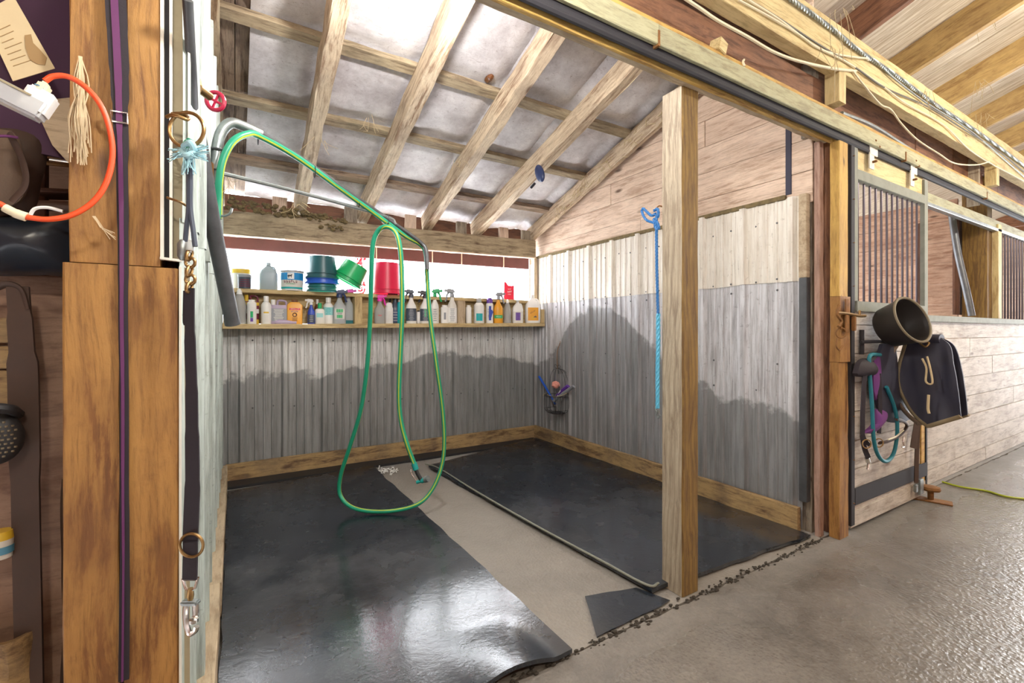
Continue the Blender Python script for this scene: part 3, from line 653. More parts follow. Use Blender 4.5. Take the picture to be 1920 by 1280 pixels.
def bottle(x0, x1, ytop, kind, m, label, cap='b_white', lab=None, Y=4.72, cat='bottle', base=None, d=1, name=None, deep=.62, flip=False, nlines=6, pm='b_grey', head=None):
    c = PY((x0+x1)/2, 606, Y); dep = c.x*sn+c.y*cs; Wd = (x1-x0)*dep/FP; zb = zs(c.x) if base is None else base
    ztop = CH-(ytop-HY)*dep/FP; H = ztop-zb; r = Wd/2/1.02
    vw = math.atan2(c.x, c.y)                         # turn each one a little towards where it faces in the photo
    t = thing(name or {'spray': 'spray_bottle', 'jug': 'plastic_jug', 'tube': 'squeeze_tube', 'pump': 'pump_bottle', 'box': 'cleaner_carton'}.get(kind, 'bottle'), label, cat, (c.x, Y, zb+.0005), -vw*.75, 'bottles on the pine shelf' if base is None else 'containers on the window ledge')
    sq, sy = 2.0, 1.0; rl_ = r
    if kind in ('round', 'pump'):
        hn = H*(.80 if kind == 'round' else .74); b = obj('body', lathe_bm([(r*.94, 0), (r, .006), (r, hn*.80), (r*.93, hn*.88), (r*.66, hn*.96), (r*.42, hn*1.0)], 24), m, t, smooth=True)
        obj('cap', lathe_bm([(r*.5, hn*1.0), (r*.5, H*.985), (r*.45, H)], 16), cap, t, smooth=True); hb_ = hn*.80
    elif kind == 'dome':
        b = obj('body', lathe_bm([(r*.94, 0), (r, .006), (r, H*.72), (r*.88, H*.78)], 24), m, t, smooth=True); obj('cap', lathe_bm([(r*.84, H*.78), (r*.84, H*.9), (r*.66, H*.97), (r*.3, H)], 20), cap, t, smooth=True); hb_ = H*.74
    elif kind == 'slim':
        b = obj('body', lathe_bm([(r*.9, 0), (r, .005), (r, H*.86), (r*.8, H*.90)], 20, sq=3), m, t, smooth=True); obj('cap', lathe_bm([(r*.7, H*.90), (r*.7, H)], 16), cap, t, smooth=True); hb_ = H*.84
    elif kind in ('oval', 'lotion'):
        sq, sy = 3, .62; hn = H*.74; b = obj('body', lathe_bm([(r*.93, 0), (r, .006), (r, hn*.86), (r*.86, hn*.95), (r*.4, hn)], 28, sq=3, sy=.62), m, t, smooth=True)
        obj('cap', lathe_bm([(r*.42, hn), (r*.42, H*.97), (r*.36, H)], 16), cap, t, smooth=True); hb_ = hn*.84
    elif kind == 'spray':
        hh = .052*(H/.27); hn = H-hh; b = obj('body', lathe_bm([(r*.94, 0), (r, .006), (r, hn*.60), (r*.90, hn*.68), (r*.50, hn*.84), (r*.36, hn*.92), (r*.33, hn)], 24, sq=2.4, sy=.85), m, t, smooth=True)
        trigger(r*.42, hn, head or cap, t, d, 1.25*max(.55, H/.27)); hb_ = hn*.60; sq, sy = 2.4, .85
    elif kind == 'jug':
        sq, sy = 4, deep; hn = H*.90; bm = lathe_bm([(r*.95, 0), (r, .008), (r, hn*.66), (r*.84, hn*.80), (r*.38, hn*.95), (r*.24, hn)], 32, sq=4, sy=deep)
        b = obj('body', bm, m, t, smooth=True); obj('cap', lathe_bm([(r*.27, hn), (r*.27, H)], 14), cap, t, smooth=True)
        obj('handle', tube_bm(smooth_pts([(d*r*.15, -r*.1, hn*.93), (d*r*.52, -r*.3, hn*.93), (d*r*.74, -r*.42, hn*.82), (d*r*.80, -r*.50, hn*.66)], 4), r*.09, 8), m, t, smooth=True); hb_ = hn*.66
    elif kind == 'slab':   # flat rectangular jug with a moulded grip hole
        sq, sy = 6, .45; hn = H*.78; b = obj('body', lathe_bm([(r*.96, 0), (r, .008), (r, hn*.92), (r*.94, hn)], 32, sq=6, sy=.45), m, t, smooth=True)
        obj('handle', tube_bm(smooth_pts([(-r*.15, 0, hn-.01), (-r*.10, 0, H*.93), (r*.1, 0, H*.97), (r*.6, 0, H*.96), (r*.82, 0, H*.9), (r*.84, 0, hn-.01)], 5), r*.13, 8), m, t, smooth=True)
        obj('cap', lathe_bm([(r*.26, 0), (r*.26, H-hn)], 14, off=(-r*.6, 0, hn)), cap, t, smooth=True); hb_ = hn*.95
    elif kind == 'box':
        sq, sy = 8, .42; hn = H*.90; b = obj('body', lathe_bm([(r*.99, 0), (r, .003), (r, hn*.86), (r*.6, hn)], 32, sq=8, sy=.42), m, t, smooth=True)
        obj('cap', lathe_bm([(r*.40, hn-.002), (r*.40, H)], 14, sy=.5), cap, t, smooth=True); hb_ = hn*.84
    elif kind == 'cone':   # crumpled clear bottle with a pointed top
        b = obj('body', lathe_bm([(r*.9, 0), (r, .006), (r*.93, H*.25), (r, H*.5), (r*.8, H*.66), (r*.45, H*.84)], 18), m, t, smooth=True); obj('cap', lathe_bm([(r*.42, H*.84), (r*.36, H*.93), (r*.14, H)], 12), cap, t, smooth=True); hb_ = H*.5
    if lab:
        for q in lab:
            lm, a, c2 = q[:3]; fr = q[3] if len(q) > 3 else .36; L_ = arc_label(rl_, hb_*a, hb_*c2, lm, t, fr, sq, 1, sy if sq > 2 else 1)
        if nlines: print_lines(rl_, hb_*lab[0][1]+.004, hb_*lab[0][2]-.004, nlines, pm, t, sq, 1, sy if sq > 2 else 1, .16, int(x0))
    return t, rl_, hb_, sy
def lettering_on(t, s, size, m, z, y, rot=0, x=0):
    m4 = t.matrix_world @ Matrix.Translation((x, y, z)) @ Euler((math.pi/2, 0, 0)).to_matrix().to_4x4() @ Matrix.Rotation(rot, 4, 'Z')
    return text(s, size, m, m4, t)
def marks(t, n, size, m, z, y, rot=0, x=0, seed=1):
    # a row of small uneven strokes, as unreadable as the print in the photograph
    rr = random.Random(seed); bm = bmesh.new(); w = size*.75
    for i in range(n):
        cx = (i-(n-1)/2)*w
        bm_box(bm, (cx-w*.22, 0, 0), (w*.2, size*rr.uniform(.6, 1), .0012)); bm_box(bm, (cx, rr.choice((-1, 0, 1))*size*.38, 0), (w*.55, size*.2, .0012))
        if rr.random() < .6: bm_box(bm, (cx+w*.2, rr.uniform(-.1, .2)*size, 0), (w*.18, size*.6, .0012))
    return attach(obj('printing', bm, m, mat4=t.matrix_world @ Matrix.Translation((x, y, z)) @ Euler((math.pi/2, 0, 0)).to_matrix().to_4x4() @ Matrix.Rotation(rot, 4, 'Z')), t)
def picture(t, pts, sc, m, z, y, x=0):
    return attach(obj('label_picture', poly_bm([Vector((px*sc, 0, pz*sc)) for px, pz in pts], .0012, (0, -1, 0)), m, mat4=t.matrix_world @ Matrix.Translation((x, y, z))), t)
bottle(437, 461, 541, 'cone', 'b_clear', 'crumpled clear jug behind the foot of the leaning grey pipe', Y=4.70)
bottle(458, 484, 553, 'slab', 'b_maroon', 'maroon jug with yellow top behind a slim white bottle', cap='b_yellow', lab=[('b_white', .5, .7, .3), ('b_yellow', .02, .22, .4), ('b_yellow', .86, 1.0, .45)], nlines=0, Y=4.77)
bottle(464, 480, 562, 'slim', 'b_white', 'slim white bottle with a green and blue square label', lab=[('b_green', .32, .62, .14), ('b_purple', .12, .32, .14), ('pale_teal', .28, .34, .14)], nlines=0, Y=4.68)
t, r, hh, sy = bottle(490, 508, 555, 'round', 'b_white', 'tall white round bottle with small yellow band left of the lilac jug', lab=[('b_yellow', .60, .68, .16)], nlines=0, Y=4.72); print_lines(r, .02, hh*.5, 7, 'b_offwhite', t, w=.15)
bottle(507, 538, 562, 'slab', 'b_lilac', 'lilac jug with a moulded handle and grey text label', lab=[('b_grey', .16, .86, .30)], nlines=9, pm='b_offwhite', Y=4.74)
t, r, hh, sy = bottle(539, 566, 562, 'box', 'b_orange', 'orange baking soda carton with red band and round emblem', cap='b_brown', lab=[('b_red', .76, .86, .19)], nlines=0, Y=4.72, cat='carton')
marks(t, 8, .012, 'b_white', hh*.81, -r*.42-.0035); attach(ring('emblem', t.matrix_world @ Vector((0, -r*.42-.002, hh*.50)), .016, .0045, t.matrix_world.to_3x3() @ Vector((1, 0, 0)), (0, 0, 1), 'b_brown'), t)
print_lines(r, hh*.1, hh*.36, 4, 'b_brown', t, 8, 1, .42, .12, 3); marks(t, 6, .013, 'b_purple', hh*.68, -r*.42-.003, seed=2)
bottle(577, 590, 563, 'spray', 'b_blue', 'small blue pump spray bottle with white top', cap='b_white', lab=[('b_slate', .1, .8, .3)], nlines=4, pm='b_grey', Y=4.70, d=-1)
bottle(590, 600, 561, 'round', 'b_brown', 'brown bottle with white cap half hidden behind the green-capped one', Y=4.79)
bottle(591, 608, 568, 'oval', 'b_offwhite', 'small white bottle with bright green cap', cap='b_green', lab=[('pale_teal', .5, .82, .2)], nlines=0, Y=4.70)
t, r, hh, sy = bottle(606, 625, 558, 'round', 'b_white', 'white bottle with wide white cap and pale teal label band', lab=[('pale_teal', .52, .98, .4)], nlines=5, pm='b_teal', Y=4.73)
t, r, hh, sy = bottle(625, 648, 546, 'spray', 'milky', 'grey spray bottle with dark trigger and green square label', cap='b_navy', lab=[('b_offwhite', .3, .96, .26), ('b_green', .72, .92, .16), ('b_green', .36, .56, .14)], nlines=0, Y=4.70)
print_lines(r, hh*.58, hh*.72, 3, 'b_slate', t, 2.4, 1, .85, .13, 5)
t, r, hh, sy = bottle(642, 664, 545, 'spray', 'milky', 'clear spray bottle with teal liquid left and pink nozzle', cap='b_pink', lab=[('b_liquid', .0, .22, .495)], nlines=0, Y=4.77)
t, r, hh, sy = bottle(702, 722, 555, 'spray', 'b_clear', 'clear spray bottle with bright pink trigger', cap='b_pink', Y=4.70); marks(t, 4, .014, 'b_red', hh*.6, -r*.85-.004, seed=3)
bottle(730, 752, 551, 'spray', 'b_slate', 'dark bottle with black trigger behind the white domed one', cap='b_black', lab=[('b_navy', .1, .9, .3)], nlines=4, pm='b_grey', Y=4.77, d=-1)
t, r, hh, sy = bottle(722, 737, 567, 'dome', 'b_white', 'short white bottle with rounded white cap beside the hose', Y=4.69); print_lines(r, .02, hh*.8, 8, 'b_offwhite', t, w=.14)
bottle(745, 757, 562, 'slim', 'b_teal', 'turquoise bottle half hidden behind the green hose', Y=4.72)
t, r, hh, sy = bottle(761, 781, 546, 'spray', 'b_white', 'white spray bottle with slate label and grey trigger', cap='b_slate', lab=[('b_slate', .16, .96, .36)], nlines=9, pm='b_grey', Y=4.71, d=-1)
bottle(781, 789, 582, 'slim', 'b_white', 'tiny white and black bottle between two slate-labelled sprays', cap='b_black', Y=4.74)
t, r, hh, sy = bottle(787, 807, 548, 'spray', 'b_white', 'white spray bottle with slate and green label, black trigger', cap='b_black', lab=[('b_slate', .16, .96, .36), ('b_green', .45, .94, .06)], nlines=8, pm='b_grey', Y=4.71, d=-1)
t, r, hh, sy = bottle(807, 823, 545, 'spray', 'b_white', 'white sprayer with small green top to the right of the black-trigger one', cap='b_green', lab=[('b_offwhite', .1, .95, .3)], nlines=6, Y=4.73)
bottle(826, 841, 572, 'slim', 'b_white', 'white flat bottle with grey rectangle label', lab=[('b_grey', .25, .7, .13)], nlines=0, Y=4.72)
t, r, hh, sy = bottle(838, 857, 545, 'spray', 'b_offwhite', 'off-white spray bottle with grey trigger at the pale divider', cap='b_grey', lab=[('b_white', .08, .98, .34)], nlines=12, Y=4.70, d=-1)
bottle(873, 884, 572, 'slim', 'b_white', 'slim white bottle just right of the pale divider', Y=4.72)
t, r, hh, sy = bottle(888, 908, 553, 'pump', 'b_white', 'white pump bottle with teal block label', cap='milky', lab=[('b_teal', .14, .58, .2)], nlines=0, Y=4.71)
bm = bmesh.new(); bm_box(bm, (0, 0, 0), (.05, .016, .014), None, .004); o = obj('pump_head', bm, 'milky', t, smooth=True); o.location = (-.01, 0, (553-606)*-1*.00495)
t, r, hh, sy = bottle(911, 925, 558, 'dome', 'b_white', 'white bottle with navy cap and tall blue picture label', cap='b_purple', lab=[('b_white', .05, .95, .3), ('b_blue', .15, .9, .10)], nlines=0, Y=4.70); marks(t, 9, .016, 'b_slate', hh*.52, -r*.95-.003, math.pi/2, -r*.45, 4); picture(t, [(-.3, -1), (.1, -1), (.3, -.2), (.6, .4), (.3, 1), (-.3, .9), (-.1, .4), (-.4, -.1)], r*1.05, 'b_blue', hh*.5, -r*1.0-.004, r*.25)
t, r, hh, sy = bottle(925, 943, 551, 'spray', 'b_orange', 'orange spray bottle with green band and grey trigger', cap='b_white', head='b_grey', lab=[('b_green', .34, .56, .3)], nlines=0, Y=4.70); marks(t, 6, .014, 'b_white', hh*.45, -r*.85-.004, seed=5); print_lines(r, hh*.62, hh*.9, 3, 'b_yellow', t, 2.4, 1, .85, .1, 7)
bottle(944, 959, 561, 'cone', 'b_clear', 'clear crinkled bottle with pointed white nozzle', Y=4.71)
t, r, hh, sy = bottle(960, 981, 563, 'jug', 'b_white', 'small white jug with purple picture label', cap='milky', lab=[('b_offwhite', .1, .85, .28), ('b_purple', .2, .78, .13)], nlines=0, Y=4.71)
t, r, hh, sy = bottle(984, 1013, 553, 'jug', 'b_white', 'large white jug with orange label and curved black pump tube', cap='b_white', lab=[('b_orange', .15, .92, .20)], nlines=0, Y=4.71)
L_ = marks(t, 6, .016, 'b_brown', hh*.66, -r*.62-.006, .5, -r*.05, 6); picture(t, [(-1, -.4), (1, -.4), (.7, .1), (.35, .1), (.2, .9), (0, .2), (-.5, .1)], .022, 'b_slate', hh*.38, -r*.62-.006, r*.25); print_lines(r, hh*.2, hh*.4, 3, 'b_yellow', t, 4, 1, .62, .1, 9)
o = obj('pump_tube', tube_bm(smooth_pts([(-.05, -.01, .262), (-.01, -.01, .285), (.03, -.01, .27), (.065, -.01, .21), (.07, -.01, .18)], 5), .0045, 8), 'b_black', t, smooth=True)
tt = tag(obj('squeeze_tube', lathe_bm([(.012, 0), (.026, .03), (.024, .10), (.012, .15), (.012, .18)], 16, sy=.55), 'b_lilac', smooth=True), 'purple and white tube lying in front of the lilac jug', 'tube'); p = PY(515, 604, 4.65); tt.location = (p.x, 4.65, zs(p.x)+.015); tt.rotation_euler = (0, math.pi/2, .05)
# ---- window ledge things
ZL = 1.731
def bucket(name, c, rt, rb, H, m, label, flip=True, tilt=(0, 0, 0), rim=None, bail=True, cat='bucket'):
    t = thing(name, label, cat, c, 0, 'buckets on the window ledge'); t.rotation_euler = tilt; t.matrix_world = Matrix.Translation(Vector(c)) @ Euler(tilt).to_matrix().to_4x4()
    w = .004; pr = [(rt, 0), (rt-.002, H*.1), (rb, H), (rb-w, H-w), (rt-.002-w, H*.1), (rt-w, 0), (rt, 0)]
    bm = bmesh.new(); sg = 32; rings = [[bm.verts.new((math.cos(2*math.pi*k/sg)*r, math.sin(2*math.pi*k/sg)*r, z)) for k in range(sg)] for r, z in pr[:-1]]
    for i in range(len(rings)):
        a, b = rings[i], rings[(i+1) % len(rings)]
        if i == 2: continue
        for k in range(sg): bm.faces.new((a[k], a[(k+1) % sg], b[(k+1) % sg], b[k]))
    bm.faces.new(rings[2]); bm.faces.new(rings[3][::-1]); obj('shell', bm, m, t, smooth=True)
    bm = lathe_bm([(rt, .0), (rt+.008, .0), (rt+.010, .008), (rt+.008, .018), (rt-.001, .018)], 32, capb=False, capt=False); obj('rim', bm, rim or m, t, smooth=True)
    bm = lathe_bm([(rt-.001, .045), (rt+.005, .045), (rt+.005, .051), (rt-.003, .051)], 32, capb=False, capt=False); obj('rim', bm, m, t, smooth=True)
    if bail:
        obj('bail', tube_bm([Vector((math.cos(a)*(rt+.006), -math.sin(a)*(rt+.008)*.98, .045-.03*math.sin(a))) for a in [math.pi*i/16 for i in range(17)]], .0025, 6), 'galv', t, smooth=True)
    return t
def bk(x0, x1, y0, y1, Y):
    a = PY((x0+x1)/2, y1, Y); dep = a.x*sn+a.y*cs; return a, (x1-x0)/2*dep/FP, (y1-y0)*dep/FP
c, r, H = bk(577, 631, 524, 546, 4.79); bucket('bucket', (c.x, 4.79, ZL+.002), r*.97, r*.90, .13, 'bucket_tealgreen', 'lowest blue-green bucket under the upturned teal stack', bail=True)
c2, r2, H2 = bk(573, 633, 515, 530, 4.79); bucket('bucket', (c.x, 4.79, ZL+.075), r2*.96, r2*.88, .10, 'bucket_blue', 'middle bucket of the stack, bright blue rim showing', bail=False)
c3, r3, H3 = bk(577, 631, 480, 522, 4.79); bucket('bucket', (c.x, 4.79, ZL+.128), r2*.93, r3*.84, .215, 'bucket_teal', 'dark teal upside-down bucket topping the stack', bail=False)
c, r, H = bk(638, 690, 490, 545, 4.80); bucket('bucket', (c.x-.075, 4.80, ZL+.112), .148, .118, .205, 'bucket_green', 'bright green bucket tipped over on the ledge, leaning left', tilt=(.12, .50, 0))
c, r, H = bk(701, 750, 485, 546, 4.79); bucket('bucket', (c.x, 4.79, ZL+.004), r*1.12, r*.95, .325, 'bucket_red', 'red upside-down bucket beside the green hose', bail=False)
def pail():
    c, r, H = bk(527, 568, 506, 543, 4.79); t = thing('supplement_pail', 'blue and white supplement pail with a black horse picture', 'pail', (c.x, 4.79, ZL), -.2, 'containers on the window ledge')
    obj('body', lathe_bm([(r*.92, 0), (r*.97, H*.95)], 28), 'white_plastic', t, smooth=True); obj('lid', lathe_bm([(r*1.02, H*.93), (r*1.02, H), (r*.9, H*1.01)], 28), 'b_grey', t, smooth=True)
    arc_label(r*.955, H*.52, H*.88, 'pail_blue', t, .42); arc_label(r*.95, H*.17, H*.52, 'b_offwhite', t, .42); arc_label(r*.945, H*.08, H*.2, 'b_teal', t, .42); arc_label(r*.962, H*.56, H*.86, 'b_white', t, .09, off=.002)
    # horse silhouette
    pts = [(-.9, .1), (-.75, .35), (-.3, .38), (.2, .36), (.45, .62), (.7, .62), (.85, .42), (.65, .38), (.55, .1), (.5, -.6), (.35, -.6), (.3, -.05), (-.3, -.05), (-.45, -.6), (-.6, -.6), (-.6, 0), (-.8, -.3)]
    obj('horse_picture', poly_bm([Vector((x*.024-.005, -r*.97-.003, H*.70+z*.026)) for x, z in pts], .0012, (0, -1, 0)), 'b_black', t)
    marks(t, 6, .026, 'b_maroon', H*.44, -r*.97-.004, seed=7); marks(t, 10, .010, 'b_green', H*.32, -r*.97-.004, seed=8)
pail()
t, r, hh, sy = bottle(488, 519, 493, 'jug', 'jug_grey', 'frosted grey-blue jug standing alone on the ledge', cap='jug_grey', base=ZL, Y=4.80, deep=.6)
c, r, H = bk(436, 469, 503, 540, 4.84); t = thing('yellow_tub', 'pale yellow tub glowing in daylight behind a dark jar', 'tub', (c.x, 4.83, ZL), 0, 'containers on the window ledge'); obj('body', lathe_bm([(r*.9, 0), (r, H*.8)], 24), 'b_offwhite', t, smooth=True); obj('lid', lathe_bm([(r*1.03, H*.78), (r*1.03, H)], 24), 'b_yellow', t, smooth=True)
c, r, H = bk(447, 470, 515, 541, 4.76); t = thing('jar', 'small dark jar in front of the yellow tub', 'jar', (c.x, 4.76, ZL), 0, 'containers on the window ledge'); obj('body', lathe_bm([(r*.97, 0), (r, H*.82)], 20), 'b_slate', t, smooth=True); obj('lid', lathe_bm([(r*1.04, H*.82), (r*1.04, H)], 20), 'b_grey', t, smooth=True); print_lines(r, H*.1, H*.7, 4, 'b_maroon', t, w=.3)
c, r, H = bk(945, 964, 529, 561, 4.79); t = thing('powder_bag', 'red torn-top packet with white lettering on the ledge near the right end', 'packet', (c.x, 4.79, ZL), -.35)
obj('body', poly_bm([Vector((x*r*1.05, 0, z*H)) for x, z in ((-1, 0), (1, 0), (.95, .86), (.5, .83), (-.1, .84), (-.55, 1.02), (-.8, 1.08), (-.92, .98))], .06, (0, 1, 0)), 'b_red', t); marks(t, 3, .026, 'b_white', H*.48, -.003, x=.008, seed=9); marks(t, 4, .014, 'b_white', H*.64, -.003, x=.006, seed=10); marks(t, 4, .013, 'b_white', H*.33, -.003, x=.004, seed=11)
# red creeper hanging outside behind the green bucket
bm = bmesh.new(); rr = random.Random(3)
pts = [(1.16+.02*math.sin(z*30), 5.08, z) for z in [1.7+i*.04 for i in range(12)]]; tube_bm([Vector(p) for p in pts], .004, 5, bm)
for z in [1.70+i*.006 for i in range(75)]:
    p = Vector((1.16+rr.uniform(-.05, .05), 5.08+rr.uniform(-.03, .03), z)); e = Euler((rr.uniform(0, 3), rr.uniform(0, 3), rr.uniform(0, 3))).to_matrix(); s = rr.uniform(.018, .040)
    vs = [bm.verts.new(p+e @ Vector(q)*s) for q in ((-1, 0, 0), (-.3, .5, .1), (.4, .45, 0), (1, 0, -.1), (.4, -.45, 0), (-.3, -.5, .1))]; bm.faces.new(vs)
tag(obj('red_vine', bm, 'leaf_red'), 'strand of red leaves hanging outside the window behind the green bucket', 'vine')
# ================================================================ BOOM, HOSE, VALVE
hx = Vector((-.055, 2.25, 0))
bo = thing('hose_boom', 'galvanised swinging pipe boom bracketed to the left wall, carrying the hose', 'boom', (-.055, 2.3, 1.6))
D0 = 1.93; Dend = 3.05
def BP(x, y, d): return PD(x, y, d)
up_pts = [BP(401, 420, D0), BP(400, 380, D0), BP(400, 340, D0), BP(406, 285, D0), BP(414, 250, D0+.01), BP(432, 231, D0+.03), BP(455, 236, D0+.07), BP(490, 252, D0+.13)]
attach(tube('mast', up_pts, .0215, 'galv', seg=14), bo)
arm = [BP(486, 250, 2.05), BP(560, 296, 2.32), BP(640, 352, 2.55), BP(717, 404, 2.83), BP(765, 437, 2.98), BP(790, 456, Dend), BP(799, 470, Dend), BP(801, 505, Dend)]
attach(tube('arm', arm, [.0185]*12+[.014]*31, 'b_slate' if 0 else 'galv_dark', seg=10), bo)
attach(tube('strut', [BP(405, 322, D0), BP(560, 360, 2.36), BP(722, 405, 2.84), BP(742, 420, 2.9)], .0095, 'galv', seg=8), bo)
for y in (280, 318, 345): attach(ring('clamp', BP(404 if y > 300 else 409, y, D0), .027, .004, (1, 0, 0), (0, 1, .2), 'galv_dark'), bo)
attach(obj('wall_plate', box((-.095, BP(406, 330, D0).y, BP(406, 330, D0).z), (.04, .08, .09), None, .004), 'rust'), bo)
attach(obj('wall_plate', box((-.095, BP(402, 400, D0).y, BP(402, 400, D0).z), (.04, .06, .05), None, .004), 'rust'), bo)
attach(tube('hose_hook', [BP(717, 402, 2.83), BP(716, 414, 2.83), BP(722, 421, 2.83), BP(729, 416, 2.83)], .004, 'chrome', seg=6), bo)
for x, y, d in ((484, 258, 2.07), (590, 322, 2.4), (672, 380, 2.68), (727, 412, 2.85)): attach(ring('cable_tie', BP(x, y, d), .030, .0022, (0, 1, 0), (0, 0, 1), 'b_black'), bo)
hp = [BP(409, 410, D0-.03), BP(410, 375, D0-.03), BP(411, 340, D0-.04), BP(418, 300, D0-.04), BP(436, 266, D0-.02), BP(462, 252, D0+.04), BP(488, 256, D0+.12), BP(560, 297, 2.30), BP(640, 355, 2.55), BP(705, 402, 2.78), BP(760, 442, 2.98), BP(788, 458, 3.06),
      BP(798, 476, 3.08), BP(801, 520, 3.10), BP(806, 590, 3.13), BP(818, 680, 3.2), BP(829, 760, 3.3), BP(833, 820, 3.35), BP(829, 870, 3.38), BP(812, 915, 3.37), BP(785, 944, 3.33), BP(740, 957, 3.31), BP(690, 958, 3.30), BP(655, 948, 3.32), BP(637, 925, 3.35), BP(639, 890, 3.33), BP(655, 840, 3.28), BP(676, 770, 3.2), BP(688, 690, 3.1), BP(694, 600, 3.0), BP(696, 520, 2.9), BP(699, 460, 2.84), BP(708, 434, 2.82), BP(722, 425, 2.80), BP(738, 431, 2.78), BP(748, 452, 2.76), BP(753, 500, 2.78), BP(754, 580, 2.82), BP(751, 660, 2.88), BP(748, 740, 2.94), BP(752, 790, 2.98), BP(764, 835, 3.0), BP(778, 872, 3.02)]
hs = thing('garden_hose', 'green garden hose with yellow stripe, looped from the boom down to the floor', 'hose', tuple(hp[-1]))
attach(tube('hose', hp, .0145, 'hose_green', seg=12, up=(.3, -1, .2)), hs)
ho = C.objects['hose']; ho.data.materials.append(MATS['hose_stripe'])
for i, p in enumerate(ho.data.polygons):
    k = i % 12
    if k in (1,): p.material_index = 1
e = hp[-1]
nz = thing('spray_nozzle', 'teal trigger spray nozzle hanging at the end of the hose above the floor', 'nozzle', tuple(e))
d2 = 3.02
attach(tube('coupling', [BP(776, 868, d2), BP(780, 880, d2)], .019, 'teal_plastic', sm=0, seg=12), nz)
attach(tube('grip', [BP(779, 878, d2), BP(783, 888, d2), BP(790, 900, d2)], .013, 'rubber_black', seg=10), nz)
attach(tube('head', [BP(781, 904, d2), BP(790, 901, d2), BP(797, 899, d2)], [.012]*6+[.017]*7, 'teal_plastic', seg=12), nz)
attach(tube('nozzle_tip', [BP(797, 899, d2), BP(803, 897, d2-.01)], .021, 'galv', sm=0, seg=14), nz)
attach(tube('trigger', [BP(770, 880, d2), BP(773, 890, d2), BP(782, 902, d2)], .004, 'chrome', seg=6), nz)
# valve and supply pipe
vp = thing('water_valve', 'brass tap with dark red wheel handle on the left metal wall', 'valve', tuple(PX(364, 158, -.102)))
v0 = PX(364, 158, -.102); v1 = v0+Vector((.055, .10, .0))
attach(tube('valve_body', [v0+Vector((-.03, -.02, 0)), v0, v0+Vector((.035, .06, 0))], .013, 'brass', sm=0), vp)
attach(obj('valve_nut', lathe_bm([(.017, -.02), (.02, 0), (.017, .02)], 6, off=tuple(v0)), 'brass'), vp)
wc = PD(388, 155, v1.length*.98)
wc = v0+Vector((.050, .085, 0))
attach(ring('hand_wheel', wc, .028, .0065, (-.75, .45, .1), (0, 0, 1), 'valve_red'), vp)
for a in range(4):
    dv = Vector((-.75, .45, .1)).normalized()*math.cos(a*math.pi/2+.4)+Vector((0, 0, 1))*math.sin(a*math.pi/2+.4); attach(tube('spoke', [wc, wc+dv*.028], .004, 'valve_red', sm=0, seg=6), vp)
sp = tag(tube('supply_pipe', [PX(352, 0, -.098), PX(357, 90, -.098), PX(361, 158, -.098), PX(364, 240, -.098), PX(367, 330, -.098)], .012, 'galv_dark'), 'thin dark supply pipe running down behind the tap on the left wall', 'pipe')
pp = thing('tie_pipe', 'thick grey pipe leaning down from the tied blue twine to the shelf end', 'pipe', tuple(PD(437, 604, 1.95)))
attach(tube('pipe', [PD(366, 238, 1.62), PD(378, 300, 1.68), PD(395, 400, 1.76), PD(416, 505, 1.86), PD(436, 606, 1.95)], .0285, 'galv_dark', seg=16), pp)
attach(tube('end_collar', [PD(434.5, 598, 1.945), PD(436.5, 608, 1.953)], .030, 'galv_dark', sm=0, seg=16), pp)
tag(tube('j_hook', [PD(410, 385, 1.9), PD(413, 402, 1.9), PD(420, 405, 1.9), PD(431, 400, 1.9), PD(435, 390, 1.9)], .005, 'galv', seg=6), 'small grey wire hook on the left wall below the boom bracket', 'hook')
# ================================================================ TIE RING, BUNGEE, STRAP (right of the foreground post)
def QP(x, y, d=1.20): return PD(x, y, d-.085)
AXR = Vector((cs, -sn, 0))
tr = thing('tie_ring', 'bronze tie ring on a screw eye at the metal channel', 'ring', tuple(QP(352, 240)))
attach(ring('ring', QP(350, 243, 1.2), .042, .0042, AXR, (0, 0, 1), 'brass', n=32), tr)
attach(tube('eye_bolt', [QP(313, 219, 1.2), QP(322, 216, 1.19), QP(335, 218, 1.19), QP(350, 224, 1.20), QP(352, 220, 1.21), QP(338, 213, 1.21), QP(322, 214, 1.21)], .0045, 'brass'), tr)
tw = thing('blue_twine_knot', 'frayed light blue twine knotted under the bronze ring', 'twine', tuple(QP(352, 285)))
bm = bmesh.new(); rr = random.Random(5)
for k in range(150):
    a = QP(353+rr.uniform(-8, 8), 284+rr.uniform(-8, 8), 1.2+rr.uniform(-.02, .02)); ang = rr.choice([rr.uniform(2.7, 3.5), rr.uniform(-.5, .5), rr.uniform(1.2, 1.9), rr.uniform(1.2, 1.9)]); L = rr.uniform(12, 42)
    p1 = QP(353+math.cos(ang)*L, 284+math.sin(ang)*L+4, 1.2+rr.uniform(-.03, .03)); mid = (a+p1)/2+Vector((rr.uniform(-.006, .006), 0, rr.uniform(-.006, .008)))
    tube_bm([a, mid, p1], .0011, 4, bm)
attach(obj('frayed_ends', bm, 'frayed_blue'), tw)
attach(tube('knot', [QP(345, 275), QP(358, 268, 1.18), QP(364, 284, 1.19), QP(352, 292, 1.18), QP(342, 284, 1.2), QP(355, 278, 1.21)], .008, 'frayed_blue', seg=8), tw)
attach(tube('loop', [QP(352, 264), QP(346, 272), QP(356, 278, 1.19), QP(361, 268, 1.21), QP(352, 262, 1.21)], .0055, 'hose_green', seg=8), tw)
bg = thing('bungee_tie', 'doubled dark bungee cord hanging from the blue twine to brass snaps', 'tie', tuple(QP(354, 400)))
attach(tube('cord', [QP(353, 290), QP(354, 330), QP(354, 390), QP(350, 425), QP(347, 460)], .0055, 'b_slate', seg=8), bg)
attach(tube('cord', [QP(356, 292), QP(357, 340), QP(357, 390), QP(362, 430), QP(366, 462)], .0055, 'b_slate', seg=8), bg)
